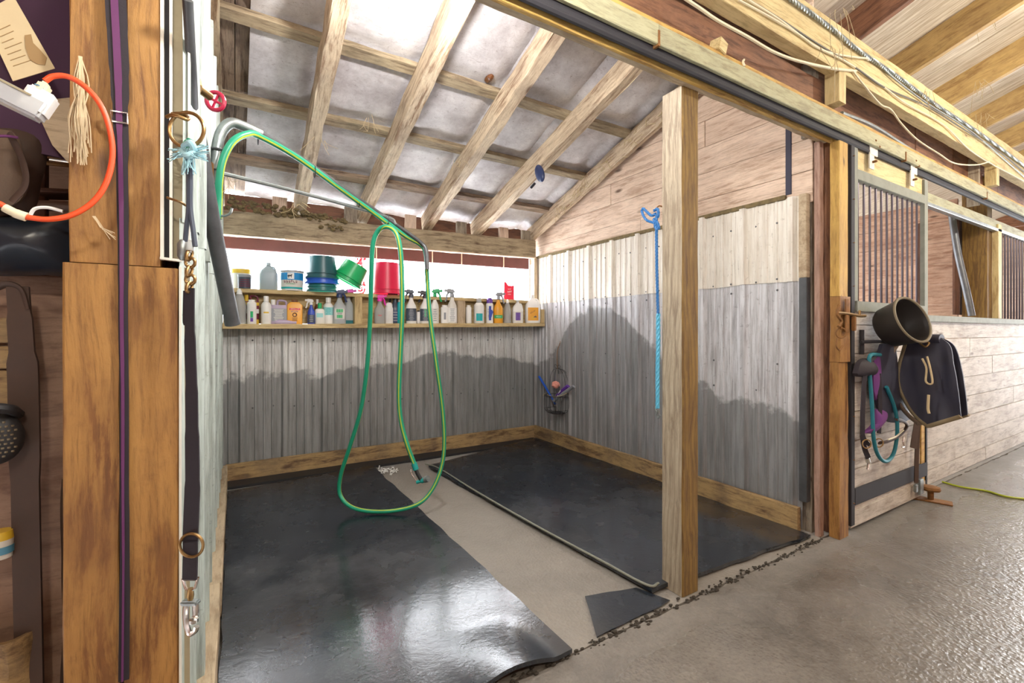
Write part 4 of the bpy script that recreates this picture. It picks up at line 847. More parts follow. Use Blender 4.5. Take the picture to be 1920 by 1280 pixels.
attach(obj('snap', lathe_bm([(.006, 0), (.012, .01), (.012, .04), (.006, .05)], 10, off=tuple(QP(343, 488, 1.2))), 'galv', smooth=True), bg)
attach(obj('sleeve', box(QP(356, 462, 1.2), (.018, .018, .03), None, .005), 'b_clear'), bg)
for i, (y, w) in enumerate(((478, 9), (492, 8), (508, 9), (524, 8), (538, 8))):
    attach(ring('chain_link', QP(356+(i % 2)*2-1, y, 1.2), .0115, .0038, AXR if i % 2 else Vector((sn*.5, cs*.5, .3)), (0, 0, 1), 'brass', n=14), bg)
st = thing('hanging_strap', 'dark nylon strap with ring, buckle and snap hanging beside the foreground post', 'strap', tuple(QP(357, 780)))
def ribbon(name, pts, w, th, m, parent, wd=None, sm=5):
    pts = smooth_pts(pts, sm); wd = Vector(wd) if wd else AXR; bm = bmesh.new(); rings = []
    for i, p in enumerate(pts):
        t = (pts[min(i+1, len(pts)-1)]-pts[max(i-1, 0)]).normalized(); a = (wd-t*wd.dot(t)).normalized(); n = t.cross(a); ww = w[min(i*len(w)//len(pts), len(w)-1)] if isinstance(w, list) else w
        rings.append([bm.verts.new(p+a*sx*ww/2+n*sy*th/2) for sx, sy in ((-1, -1), (1, -1), (1, 1), (-1, 1))])
    for a, b in zip(rings, rings[1:]):
        for k in range(4): bm.faces.new((a[k], a[(k+1) % 4], b[(k+1) % 4], b[k]))
    bm.faces.new(rings[0]); bm.faces.new(rings[-1]); o = obj(name, bm, m)
    return attach(o, parent) if parent is not None else o
ribbon('webbing', [QP(356, 540), QP(356, 620), QP(359, 720), QP(360, 800), QP(361, 900), QP(359, 960), QP(357, 1015)], [.022, .026, .029, .033, .036, .036], .004, 'nylon_black', st)
ribbon('webbing', [QP(351, 545, 1.21), QP(350, 600, 1.21), QP(352, 605, 1.21)], .018, .003, 'nylon_black', st)
attach(ring('d_ring', QP(359, 1022, 1.19), .028, .0035, AXR, (0, 0, 1), 'brass', n=28), st)
ribbon('webbing', [QP(357, 1015, 1.195), QP(357, 1045, 1.195), QP(356, 1086, 1.195)], .034, .005, 'nylon_black', st)
attach(obj('buckle', tube_bm([QP(344, 1086), QP(370, 1086), QP(371, 1082), QP(366, 1102), QP(357, 1108), QP(348, 1102), QP(343, 1084)], .0035, 6, closed=True), 'chrome', smooth=True), st)
sn_ = thing('snap_hook', 'big chrome snap hook at the bottom of the nylon strap', 'snap', tuple(QP(357, 1140)))
attach(obj('swivel', lathe_bm([(.006, 0), (.008, .01), (.006, .028)], 10, off=tuple(QP(357, 1124))), 'brass', smooth=True), sn_)
attach(obj('collar', box(QP(357, 1129), (.042, .02, .012), Euler((0, 0, -TH)).to_matrix(), .004), 'galv', smooth=True), sn_)
attach(tube('gate', [QP(366, 1130), QP(367, 1150), QP(364, 1160)], .007, 'chrome', seg=8), sn_)
attach(tube('hook', [QP(349, 1132), QP(348, 1150), QP(350, 1172), QP(356, 1188), QP(366, 1182), QP(369, 1174)], .0062, 'chrome', seg=8), sn_)
attach(obj('thumb_lug', lathe_bm([(.002, -.008), (.010, -.004), (.010, .004), (.002, .008)], 12, off=tuple(QP(363, 1163, 1.19))), 'chrome', smooth=True), sn_)
# screw eyes / latch bits on the wall end
for y0, y1, lb in ((404, 412, 'thin bent wire hook crossing the beige channel'),): tag(tube('wire_hook', [QP(313, 370), QP(318, 372), QP(336, 378), QP(350, 386, 1.22)], .003, 'brass', seg=6), lb, 'hook')
# strap running down the groove of the post
ps = thing('purple_strap', 'long black and purple strap hanging down the groove of the foreground post', 'strap', (-.235, 1.43, 1.5))
def LP(x, y, Y=1.432): return PY(x, y, Y)
pc = [LP(216, -20), LP(220, 60), LP(224, 140), LP(226, 215), LP(229, 330), LP(231, 460), LP(231, 600), LP(233, 740), LP(233, 900), LP(234, 1050), LP(233, 1180), LP(232, 1275)]
ribbon('webbing', pc, [.040, .038, .034, .028, .022, .020, .018, .017, .017, .018, .020, .020], .004, 'nylon_black', ps, (1, 0, 0))
ribbon('purple_stripe', [p+Vector((-.002, -.004, 0)) for p in pc], [.014, .014, .012, .009, .008, .007, .006, .005, .004, .004], .003, 'nylon_purple', ps, (1, 0, 0))
a, b = LP(207, 207, 1.425), LP(239, 232, 1.425)
attach(obj('slide_buckle', tube_bm([Vector((a.x, 1.425, a.z)), Vector((b.x, 1.425, a.z)), Vector((b.x, 1.425, b.z)), Vector((a.x+.004, 1.425, b.z))], .0028, 6, closed=True), 'chrome', smooth=True), ps)
# orange extension cord and clear outlet block
ec = thing('extension_cord', 'orange extension cord looped in front of the post on the left', 'cord', tuple(PY(110, 400, 1.33)))
def EP(x, y, Y=1.33): return PY(x, y, Y)
attach(tube('cord', [EP(84, 152), EP(100, 143), EP(128, 144), EP(160, 163), EP(188, 196), EP(205, 240), EP(211, 290), EP(200, 340), EP(175, 378), EP(135, 403), EP(90, 411), EP(48, 407)], .0056, 'cord_orange', seg=12), ec)
attach(tube('cord', [EP(10, 388), EP(0, 382), EP(-12, 378)], .0056, 'cord_orange', seg=12), ec)
attach(tube('taped_joint', [EP(8, 389), EP(30, 400), EP(50, 407)], [.0085]*6+[.0095]*7, 'cream', seg=10), ec)
ob = thing('outlet_block', 'clear plastic outlet block at the end of the orange cord', 'plug', tuple(EP(50, 190)))
rot = Euler((0, .42, 0)).to_matrix()
for x, y, dx, dz, dy, m, nm in ((28, 185, .10, .042, .04, 'clear_plastic', 'housing'), (36, 172, .060, .006, .043, 'channel_beige', 'contact_strip'), (72, 192, .045, .052, .038, 'white_plastic', 'end_cap'), (80, 168, .018, .030, .03, 'cream', 'strain_relief'), (77, 166, .014, .012, .034, 'outlet_blue', 'insert')):
    attach(obj(nm, box(EP(x, y), (dx, dy, dz), rot, .005), m, smooth=True), ob)
# tuft of frayed twine nailed to the post
bm = bmesh.new(); rr = random.Random(9); a = PY(152, 108, 1.43)
for k in range(70):
    x = 152+rr.gauss(0, 7); pts = [a+Vector((rr.uniform(-.003, .003), -.006, 0)), PY(152+rr.gauss(0, 6), 160, 1.425-rr.uniform(0, .02)), PY(x-4+rr.gauss(0, 4), 220, 1.42-rr.uniform(0, .02)), PY(x+rr.gauss(0, 6), 255+rr.uniform(0, 55), 1.43-rr.uniform(0, .01))]
    tube_bm(smooth_pts(pts, 3), .0012, 4, bm)
tag(obj('twine_tuft', bm, 'twine'), 'shaggy tuft of cream twine hanging on the foreground post', 'twine')
bm = bmesh.new()
for k in range(8): tube_bm([PY(175+rr.gauss(0, 2), 405, 1.428), PY(192+rr.gauss(0, 3), 428+rr.gauss(0, 3), 1.426), PY(205+rr.uniform(-6, 14), 440+rr.uniform(-5, 10), 1.43)], .0009, 4, bm)
tag(obj('twine_tuft', bm, 'twine'), 'few stray straws stuck on the post below the orange cord', 'twine')
# ================================================================ TACK CORNER (far left)
struct(obj('wall_tack', planks_bm(1.6, [.24]*13, .02), 'plywood_dark', mat4=mat_axes((-1.7, 2.1, 0), (1, 0, 0), (0, 0, 1))))
tag(obj('plywood_sheet', box((-.52, 1.72, .75), (.56, .015, 1.5), bev=.003), 'plywood_dark'), 'stained plywood sheet behind the strap stirrup in the tack corner', 'board')
bl = thing('horse_blanket', 'dark purple horse blanket hanging at the upper left', 'blanket', (-.55, 1.75, 1.9))
def drape(x0, x1, z0, z1, Y, amp, seed, m, parent, name, nx=26, nz=30, th=.012):
    bm = bmesh.new(); A = []
    for s in (0, 1):
        g = []
        for j in range(nz+1):
            rw = []
            for i in range(nx+1):
                u, v = i/nx, j/nz; x = x0+(x1-x0)*u+.012*noise.noise((v*4, i, seed)); z = z0+(z1-z0)*v
                y = Y+amp*math.sin(u*13+noise.noise((v*2, 0, seed))*3)+amp*noise.noise((u*4, v*5, seed))+s*th; rw.append(bm.verts.new((x, y, z)))
            g.append(rw)
        A.append(g)
        for j in range(nz):
            for i in range(nx): bm.faces.new((g[j][i], g[j][i+1], g[j+1][i+1], g[j+1][i]))
    for i in range(nx):
        for j in (0, nz): bm.faces.new((A[0][j][i], A[0][j][i+1], A[1][j][i+1], A[1][j][i]))
    for j in range(nz):
        for i in (0, nx): bm.faces.new((A[0][j][i], A[0][j+1][i], A[1][j+1][i], A[1][j][i]))
    o = obj(name, bm, m, smooth=True)
    return attach(o, parent) if parent is not None else o
drape(-.95, -.36, 1.80, 2.6, 1.62, .018, 3, 'dark_purple', bl, 'cloth')
tg_ = thing('paper_tag', 'tan paper hang tag with faint print, tilted at the upper left corner', 'tag', tuple(PY(40, 60, 1.5)))
q = [PY(-35, 25, 1.50), PY(25, -8, 1.50), PY(103, 128, 1.50), PY(24, 152, 1.50)]
attach(obj('card', poly_bm(q, .002, (0, 1, 0)), 'tag_paper'), tg_)
bm = bmesh.new()
for k in range(7):
    f = .30+k*.085; a = q[0].lerp(q[3], f); b = q[1].lerp(q[2], f); p0 = a.lerp(b, .15); p1 = a.lerp(b, .15+.45*R.uniform(.7, 1)); tube_bm([p0+Vector((0, -.001, 0)), p1+Vector((0, -.001, 0))], .0008, 4, bm)
attach(obj('printing', bm, 'tag_print'), tg_)
p = PY(55, 95, 1.498); attach(obj('horse_picture', poly_bm([PY(x, y, 1.4985) for x, y in ((46, 66), (58, 64), (62, 80), (74, 92), (88, 108), (84, 122), (70, 120), (56, 112), (48, 90))], .001, (0, 1, 0)), 'tag_print'), tg_)
cb = obj('cardboard', poly_bm([PY(72, 215, 1.6), PY(96, 186, 1.6), PY(140, 182, 1.6), PY(150, 312, 1.6), PY(128, 305, 1.6), PY(98, 272, 1.6)], .006, (0, 1, 0)), 'kick_pale'); tag(cb, 'torn brown cardboard piece between the outlet block and the post', 'cardboard')
sd = thing('saddle', 'brown leather saddle flap hanging inside the orange loop', 'saddle', tuple(PY(40, 330, 1.55)))
def blob(name, outline, Y, th, m, parent, bulge=.03, n=5):
    # rounded leather panel from an outline, domed towards the viewer
    P_ = [PY(x, y, Y) for x, y in outline]; P_ = smooth_pts(P_+[P_[0]], 3)[:-1]; c = sum(P_, Vector())/len(P_); bm = bmesh.new(); rings = []
    for k in range(n+1):
        f = 1-k/n; rings.append([bm.verts.new(c+(q-c)*f+Vector((0, -bulge*(1-f*f), 0))) for q in P_] if k < n else None)
    top = bm.verts.new(c+Vector((0, -bulge, 0))); N = len(P_)
    for a, b in zip(rings, rings[1:-1]):
        for i in range(N): bm.faces.new((a[i], a[(i+1) % N], b[(i+1) % N], b[i]))
    for i in range(N): bm.faces.new((rings[-2][i], rings[-2][(i+1) % N], top))
    bk_ = [bm.verts.new(q+Vector((0, th, 0))) for q in P_]
    for i in range(N): bm.faces.new((rings[0][i], bk_[i], bk_[(i+1) % N], rings[0][(i+1) % N]))
    bm.faces.new(bk_); o = obj(name, bm, m, smooth=True); return attach(o, parent) if parent is not None else o
blob('flap', [(-60, 235), (20, 228), (70, 250), (84, 285), (72, 340), (62, 385), (30, 400), (-60, 400)], 1.62, .02, 'leather', sd, .05)
blob('skirt', [(-60, 250), (22, 245), (44, 300), (50, 350), (22, 385), (-60, 380)], 1.57, .01, 'fleece_brown', sd, .03)
attach(tube('girth_strap', [PY(18, 250, 1.52), PY(42, 300, 1.50), PY(48, 345, 1.50), PY(22, 378, 1.51)], .010, 'leather', seg=8, flat=.4), sd)
attach(tube('purple_edge', [PY(-30, 256, 1.50), PY(10, 255, 1.50), PY(34, 258, 1.50)], .003, 'nylon_purple', seg=6), sd)
tr_ = thing('tack_rack', 'rack of thin copper coloured rods behind the saddle', 'rack', tuple(PY(110, 300, 1.9)))
for y in (296, 309): attach(tube('rod', [PY(80, y-4, 1.9), PY(140, y+2, 1.9)], .006, 'rust', sm=0), tr_)
for x in (72, 146): attach(board('upright', (PY(x, 300, 1.9).x, 1.92, 0), (PY(x, 300, 1.9).x, 1.92, 2.2), .03, .03, 'brown_panel', up=(0, 1, 0)), tr_)
attach(board('shelf_slat', PY(60, 362, 1.9), PY(150, 366, 1.9), .10, .012, 'brown_panel'), tr_)
attach(board('shelf_slat', PY(60, 385, 1.9), PY(150, 388, 1.9), .10, .012, 'plywood_dark'), tr_)
blob('tack_bag', [(-80, 405), (60, 408), (150, 412), (155, 505), (60, 508), (-80, 500)], 1.60, .10, 'bag_black', None, .06); tag(C.objects['tack_bag'], 'glossy black bag sitting on the plywood under the orange cord', 'bag')
tag(tube('white_hanger', [PY(56, 404, 1.48), PY(66, 391, 1.48), PY(90, 389, 1.48), PY(118, 396, 1.48)], .004, 'white_plastic', seg=6), 'curved white wire end showing just above the bottom of the orange loop', 'wire')
sv = thing('stirrup_leather', 'dark brown stirrup strap hanging against the plywood', 'strap', tuple(PY(45, 700, 1.62)))
ribbon('strap', [PY(34, 538, 1.62), PY(38, 600, 1.61), PY(44, 700, 1.61), PY(46, 790, 1.61), PY(50, 1000, 1.61), PY(56, 1290, 1.61)], [.04, .045, .055, .055, .05, .05], .012, 'leather', sv, (1, 0, 0))
attach(tube('loop', [PY(-20, 545, 1.63), PY(10, 533, 1.62), PY(32, 536, 1.61), PY(44, 550, 1.61), PY(52, 580, 1.61)], .010, 'leather', seg=8, flat=.5), sv)
bx = thing('wooden_crate', 'brown slatted box at the left edge below the plywood stain', 'box', tuple(PY(0, 700, 1.66)))
for y0, y1 in ((595, 642), (650, 690), (697, 760)):
    a, b = PY(-60, y0, 1.66), PY(33, y1, 1.66); attach(obj('slat', box(((a.x+b.x)/2, 1.67, (a.z+b.z)/2), (b.x-a.x, .02, abs(a.z-b.z)), None, .002), 'kick'), bx)
hl = thing('riding_helmet', 'black domed helmet with a dimpled vent panel at the left edge', 'helmet', tuple(PY(0, 820, 1.58)))
attach(obj('rim', tube_bm(smooth_pts([PY(-70, 775, 1.56), PY(-20, 765, 1.52), PY(20, 768, 1.54), PY(34, 776, 1.58)], 4), .012, 8), 'rubber_black', smooth=True), hl)
c = PY(-8, 822, 1.56)
bm = bmesh.new(); bmesh.ops.create_uvsphere(bm, u_segments=24, v_segments=14, radius=1, matrix=Matrix.Translation(c) @ Matrix.Diagonal((.050, .03, .062, 1))); attach(obj('dome', bm, 'rubber_black', smooth=True), hl)
bm = bmesh.new()
for i in range(-4, 5):
    for j in range(-5, 6):
        x, z = i*.0095+(j % 2)*.0047, j*.010
        if (x/.045)**2+(z/.055)**2 < .85: y = -.03*math.sqrt(1-(x/.05)**2-(z/.062)**2); lathe_bm([(.003, -.002), (.003, .002)], 6, bm=bm, off=(c.x+x, c.y+y, c.z+z))
attach(obj('dimples', bm, 'tub_rim'), hl)
bt = thing('white_label_jar', 'white labelled container at the bottom left edge', 'jar', tuple(PY(5, 1020, 1.6)))
a = PY(0, 1045, 1.6); attach(obj('body', lathe_bm([(.022, 0), (.024, .045)], 16, off=tuple(a)), 'b_offwhite', smooth=True), bt); attach(obj('label', lathe_bm([(.0245, .012), (.0248, .03)], 16, off=tuple(a), capb=False, capt=False), 'outlet_blue', smooth=True), bt)
attach(obj('lid', lathe_bm([(.024, .045), (.022, .065)], 16, off=tuple(a)), 'b_yellow', smooth=True), bt)
drape(-.72, -.43, 0, .60, 1.60, .02, 12, 'kick', None, 'brown_coat'); tag(C.objects['brown_coat'], 'rusty brown cloth hanging low at the bottom left', 'cloth')
drape(-.40, -.20, 0, .95, 1.69, .012, 14, 'leather', None, 'dark_coat'); tag(C.objects['dark_coat'], 'dark brown cloth hanging between the stirrup strap and the post', 'cloth')
# ================================================================ BLUE ROPE ON THE SUPPORT POST
rp = thing('blue_lead_rope', 'bright blue twisted lead rope hanging beside the support post', 'rope', tuple(PX(1234, 600, 1.925)))
def RP(x, y): return PX(x, y, 1.93)
def rope(name, pts, r, m, parent, seg=9, n=10):
    pts = smooth_pts(pts, n); bm = bmesh.new(); L = 0; N = len(pts)
    # three laid strands
    for s in range(3):
        out = []; L = 0; prev = pts[0]; nr = None
        for i, p in enumerate(pts):
            t = (pts[min(i+1, N-1)]-pts[max(i-1, 0)]).normalized(); L += (p-prev).length; prev = p
            if nr is None: nr = t.orthogonal().normalized()
            nr = (nr-t*nr.dot(t)).normalized(); b = t.cross(nr); a = L/(r*7)*2*math.pi+s*2*math.pi/3; out.append(p+(nr*math.cos(a)+b*math.sin(a))*r*.5)
        tube_bm(out, r*.58, 6, bm)
    return attach(obj(name, bm, m, smooth=True), parent)
def dense(pts, step=.008):
    pts = smooth_pts(pts, 8); out = [pts[0]]
    for p in pts[1:]:
        k = max(1, int((p-out[-1]).length/step)); a = out[-1]
        for i in range(1, k+1): out.append(a.lerp(p, i/k))
    return out
rope('rope', dense([RP(1231, 405), RP(1231, 450), RP(1232, 520), RP(1234, 590)]), .0082, 'blue_rope', rp, n=1)
rope('rope', dense([RP(1234, 588), RP(1234, 640), RP(1233, 700), RP(1233, 765)]), .0115, 'light_blue_rope', rp, n=1)
rope('loop', dense([RP(1228, 418), RP(1212, 412), RP(1204, 398), RP(1206, 391), RP(1214, 398), RP(1222, 404), RP(1230, 400)]), .0075, 'blue_rope', rp, n=1)
rope('knot', dense([RP(1226, 395), RP(1233, 392), RP(1234, 405), RP(1226, 412), RP(1233, 418), RP(1235, 428), RP(1228, 424), RP(1232, 402)]), .0078, 'blue_rope', rp, n=1)
attach(tube('snap', [RP(1232, 755), RP(1229, 762), RP(1231, 770), RP(1236, 772)], .003, 'chrome', seg=6), rp)
attach(tube('snap', [RP(1234, 768), RP(1231, 778), RP(1234, 783), RP(1238, 778)], .005, 'galv', seg=6), rp)
tag(tube('screw_eye', [PX(1231, 390, 1.93), PX(1236, 386, 1.94), PX(1244, 388, 1.96)], .004, 'rust', seg=6), 'rusty nail holding the blue rope on the support post', 'nail')
# ================================================================ WIRE BASKET ON RIGHT WALL
def WP(x, y, off=.06): return PX(x, y, XW-off)
bs = thing('wire_basket', 'black wire hanging basket on the right metal wall near the corner', 'basket', tuple(WP(1045, 765)))
c = WP(1045, 752, .085); rb_ = (WP(1025, 752, .085)-WP(1066, 752, .085)).length/2*.70
def hc(z, r, a0=0, a1=2*math.pi, n=20): return circle_pts((c.x, c.y, z), r, (1, 0, 0), (0, 1, 0), n, a0, a1)
zt_ = WP(1045, 740, .085).z; zb_ = WP(1045, 768, .085).z
for z, r in ((zt_, rb_), (zt_-.01, rb_), (zb_+.01, rb_*.98), (zb_-.035, rb_*.6)): attach(obj('hoop', tube_bm(hc(z, r)[:-1], .0028, 6, closed=True), 'black_steel', smooth=True), bs)
for k in range(16):
    a = 2*math.pi*k/16; ca, sa = math.cos(a), math.sin(a)
    attach(obj('basket_wire', tube_bm(smooth_pts([(c.x+ca*rb_, c.y+sa*rb_, zt_), (c.x+ca*rb_*1.04, c.y+sa*rb_*1.04, (zt_+zb_)/2), (c.x+ca*rb_*.95, c.y+sa*rb_*.95, zb_), (c.x+ca*rb_*.6, c.y+sa*rb_*.6, zb_-.035)], 3), .0022, 5), 'black_steel', smooth=True), bs)
attach(obj('basket_floor', lathe_bm([(rb_*.6, -.002), (rb_*.6, .002)], 20, off=(c.x, c.y, zb_-.035)), 'black_steel'), bs)
ztop_ = WP(1045, 690, .05).z
for k in range(9):
    a = -math.pi/2+math.pi*k/8; ca, sa = math.cos(a), math.sin(a)
    attach(obj('arch_wire', tube_bm(smooth_pts([(c.x+ca*rb_, c.y+sa*rb_, zt_), (c.x+ca*rb_*.95, c.y+sa*rb_*.95, zt_+(ztop_-zt_)*.55), (c.x+ca*rb_*.6, c.y+sa*rb_*.6, zt_+(ztop_-zt_)*.9), (c.x, c.y, ztop_+.01)], 4), .0024, 5), 'black_steel', smooth=True), bs)
attach(tube('hanger', [(c.x, c.y, ztop_), (c.x+.0, c.y, WP(1048, 660, .05).z), WP(1050, 642, .03), WP(1050, 639, .0)], .004, 'rust', seg=6), bs)
for s in (-1, 1):
    attach(tube('scroll', [(c.x, c.y, ztop_+.02), (c.x, c.y+s*.03, ztop_+.045), (c.x, c.y+s*.055, ztop_+.03), (c.x, c.y+s*.05, ztop_+.01), (c.x, c.y+s*.036, ztop_+.018)], .0025, 'black_steel', seg=5), bs)
def stick(name, p, q, r, m, label, group=None):
    t = thing(name, label, 'brush', tuple(p), 0, group); r *= 1.35; attach(tube('handle', [p, p.lerp(q, .5)+Vector((0, 0, .004)), q], [r]*6+[r*1.15]*7, m, seg=10, flat=.6), t); return t
t = stick('scrub_brush', WP(1041, 757, .085), WP(1011, 706, .10), .015, 'bucket_blue', 'long blue brush sticking up left out of the wire basket')
t = stick('scrub_brush', WP(1038, 752, .13), WP(1076, 724, .12), .014, 'b_grey', 'grey handled brush leaning right in the wire basket')
attach(obj('bristles', box(WP(1050, 748, .13), (.03, .05, .03), None, .004), 'galv'), t)
stick('sweat_scraper', WP(1045, 742, .11), WP(1066, 724, .10), .018, 'b_purple', 'short violet-blue scraper behind the pink sponge')
stick('sweat_scraper', WP(1040, 752, .11), WP(1052, 732, .12), .008, 'b_white', 'small white tool beside the pink sponge')
bm = bmesh.new(); bmesh.ops.create_icosphere(bm, subdivisions=3, radius=1)
for v in bm.verts: v.co *= 1+.22*noise.noise(v.co*2.2); v.co = Vector((v.co.x*.04, v.co.y*.055, v.co.z*.042))+WP(1042, 721, .10)
tag(obj('sponge', bm, 'salmon' if 'salmon' in MATS else 'b_orange', smooth=True), 'pink bath sponge on top of the wire basket', 'sponge')
tag(tube('twig', [WP(1018, 742, .11), WP(1022, 738, .12), WP(1040, 744, .15), WP(1060, 738, .13), WP(1066, 730, .1)], .003, 'straw', seg=5), 'pale straw strand tangled on the rim of the basket', 'straw')
# ================================================================ STALL FRONT
SY = 1.54
def SP(x, y, Y=SY): return PY(x, y, Y)
XD0 = SP(1592, 600, 1.46).x; XD1 = SP(1736, 600, 1.46).x
ZSILL = PY(1735, 590, 1.52).z
# stall half wall
def rowcuts(n, L): return [[R.uniform(.8, L-.8)] for _ in range(n)]
sw = struct(obj('wall_stall', planks_bm(8.3, [.135]+[.19]*7, .03, cuts=[[3.1, 6.0], [2.2], [], [4.1], [1.5, 5.6], [3.3], [2.6], [5]]), 'plank_white', mat4=mat_axes((3.62, 1.555, .01), (1, 0, 0), (0, 0, 1))))
tag(board('sill_cap', (3.62, 1.545, ZSILL-.03), (12, 1.545, ZSILL-.03), .07, .055, 'frame_steel'), 'grey-green steel cap along the top of the stall half wall', 'sill')
zh = PY(1800, 420, 1.54).z
tag(board('opening_head', (3.62, 1.55, 2.50), (12, 1.55, 2.50), .05, .09, 'green_board', rough=.001), 'grey-green head rail above the stall openings', 'rail')
tag(board('opening_head', (3.62, 1.535, 2.44), (12, 1.535, 2.44), .05, .03, 'galv'), 'shiny steel channel along the top edge of the stall openings', 'rail')
# stall interior
struct(obj('wall_partition', planks_bm(3.1, [.235]*12, .03, cuts=[[1.9], [.8], [2.1], [1.2], [2.6], [.9], [1.7]]), 'plank_stall', mat4=mat_axes((6.9, 4.9, .01), (0, -1, 0), (0, 0, 1))))
struct(obj('wall_stall_back', planks_bm(9, [.235]*6, .03), 'plank_stall', mat4=mat_axes((3.4, 4.95, .01), (1, 0, 0), (0, 0, 1))))
struct(obj('wall_stall_back_2', planks_bm(9, [.18]*2, .03), 'plank_stall', mat4=mat_axes((3.4, 4.95, 2.3), (1, 0, 0), (0, 0, 1))))  # unseen gap below these planks, added to let daylight brighten the stall
struct(obj('wall_partition_2', planks_bm(3.3, [.235]*12, .03), 'plank_pink', mat4=mat_axes((10.4, 4.9, .01), (0, -1, 0), (0, 0, 1))))
pa = SP(1812, 500, 1.6); 
tag(board('stall_post', (6.93, 1.66, 0), (6.93, 1.66, 3.0), .16, .20, 'treated_side', up=(0, 1, 0), rough=.001), 'broad striped treated post at the far side of the open stall window', 'post')
tag(board('stall_mullion', (SP(1868, 500).x, 1.535, ZSILL), (SP(1868, 500).x, 1.535, 2.5), .05, .12, 'pale_beam', up=(1, 0, 0)), 'pale upright between the open stall window and the far barred one', 'post')
tag(tube('leaning_pole', [PX(1783, 392, 6.4), PX(1795, 470, 6.4), PX(1812, 545, 6.4), PX(1822, 592, 6.4)], .03, 'galv_dark', seg=10), 'dark curved pole leaning inside the first stall', 'pole')
struct(board('trim_7', PX(1797, 400, 6.85), PX(1797, 590, 6.85), .30, .02, 'brown_panel', up=(0, 1, 0)))
tag(board('dark_board', PX(1728, 420, 6.0), Vector((6.0, PX(1728, 560, 6.0).y, 0)), .14, .03, 'brown_panel', up=(0, 1, 0)), 'dark board standing behind the right end of the door bars', 'board')
gr = thing('stall_grille', 'barred grille of the far stall at the right edge', 'grille', (SP(1900, 500).x, 1.535, ZSILL))
x = SP(1877, 500).x
for k in range(14): attach(tube('bar', [(x+k*.115, 1.535, ZSILL), (x+k*.115, 1.535, 2.45)], .009, 'bar_steel', sm=0, seg=8), gr)
# sliding door
DY = 1.475
dr = thing('stall_door', 'sliding plank stall door with steel frame and barred upper half', 'door', (XD0, DY, .04))
wD = XD1-XD0; zt1 = SP(1735, 365, DY).z; ztop = SP(1600, 270, DY).z; z_gt = SP(1660, 385, DY).z; z_gb = SP(1650, 573, DY).z
zgt = SP(1620, 345, DY).z; zgb = SP(1620, 566, DY).z; zrail = SP(1600, 310, DY).z
attach(obj('frame_stile', box((XD0+.02, DY-.008, (.05+ztop)/2), (.05, .045, ztop-.05), None, .002), 'black_steel'), dr)
attach(obj('frame_stile', box((XD0+.075, DY-.012, (zgb+ztop)/2), (.05, .03, ztop-zgb), None, .002), 'frame_steel'), dr)
attach(obj('frame_stile', box((XD1-.03, DY-.012, (zgb+ztop)/2-.1), (.07, .03, ztop-zgb+.1), None, .002), 'frame_steel'), dr)
attach(obj('frame_stile', box((XD1-.015, DY-.01, zgb/2+.02), (.03, .03, zgb-.1), None, .002), 'black_steel'), dr)
attach(obj('frame_rail', box(((XD0+XD1)/2+.03, DY-.010, zgt+.035), (wD-.12, .035, .07), None, .002), 'frame_steel'), dr)
attach(obj('frame_rail', box(((XD0+XD1)/2+.03, DY-.010, zgb-.035), (wD-.12, .035, .07), None, .002), 'frame_steel'), dr)
attach(obj('frame_rail', box(((XD0+XD1)/2+.03, DY-.016, SP(1660, 915, DY).z+.04), (wD-.06, .02, .11), None, .002), 'b_slate' if 0 else 'black_steel'), dr)
attach(obj('top_panel', box(((XD0+XD1)/2+.03, DY, (zgt+.07+ztop)/2), (wD-.16, .02, ztop-zgt-.07), None, .002), 'pale_beam'), dr)
n = 12
for k in range(n):
    x = XD0+.16+(wD-.30)*k/(n-1); attach(tube('bar', [(x, DY, zgb-.01), (x, DY, zgt+.01)], .0075, 'bar_steel', sm=0, seg=8), dr)
rowsD = [.15]+[.185]*6+[.10]; tot = sum(rowsD); sc_ = (zgb-.05-.06)/tot
attach(obj('plank_panel', planks_bm(wD-.08, [r*sc_ for r in rowsD], .028, jit=.002), 'plank_white', mat4=mat_axes((XD0+.05, DY+.004, .055), (1, 0, 0), (0, 0, 1))), dr)
attach(obj('bottom_board', box(((XD0+XD1)/2, DY-.006, .085), (wD-.02, .03, .11), None, .003), 'plank_white'), dr)
attach(obj('edge_board', box((XD1-.075, DY-.014, .70), (.07, .012, 1.15), None, .002), 'honey'), dr)
for px in (1634, 1710):
    p = SP(px, 300, DY-.035); zz = zt
    bm = bmesh.new(); top = zt+.01; b0 = SP(px, 318 if px < 1700 else 350, DY-.03).z
    bm_box(bm, (p.x+.03, DY-.035, (top+b0)/2+.06), (.12, .008, abs(top-b0)-.08), None, .001); bm_box(bm, (p.x, DY-.035, b0+.05), (.07, .008, .10), None, .001)
    h = attach(obj('hanger_plate', bm, 'channel_white'), dr)
    bm = bmesh.new()
    for dx, dz in ((.0, .17), (.06, .15), (0, .06)): lathe_bm([(.012, 0), (.012, .02)], 6, bm=bm, off=(0, 0, 0)); bm.verts.ensure_lookup_table(); 
    bm.free(); bm = bmesh.new()
    for dx, dz in ((.0, .19), (.06, .16), (.01, .05)): bm_box(bm, (p.x+dx, DY-.05, b0+dz), (.018, .03, .014), None, .003)
    o = obj('bolts', bm, 'rust'); attach(o, h)
bm = bmesh.new()
for i in range(9): lathe_bm([(.006, 0), (.005, .004)], 8, bm=bm, off=(XD0+.02, DY-.036, .2+i*.29))
attach(obj('bolts', bm, 'rust'), dr)
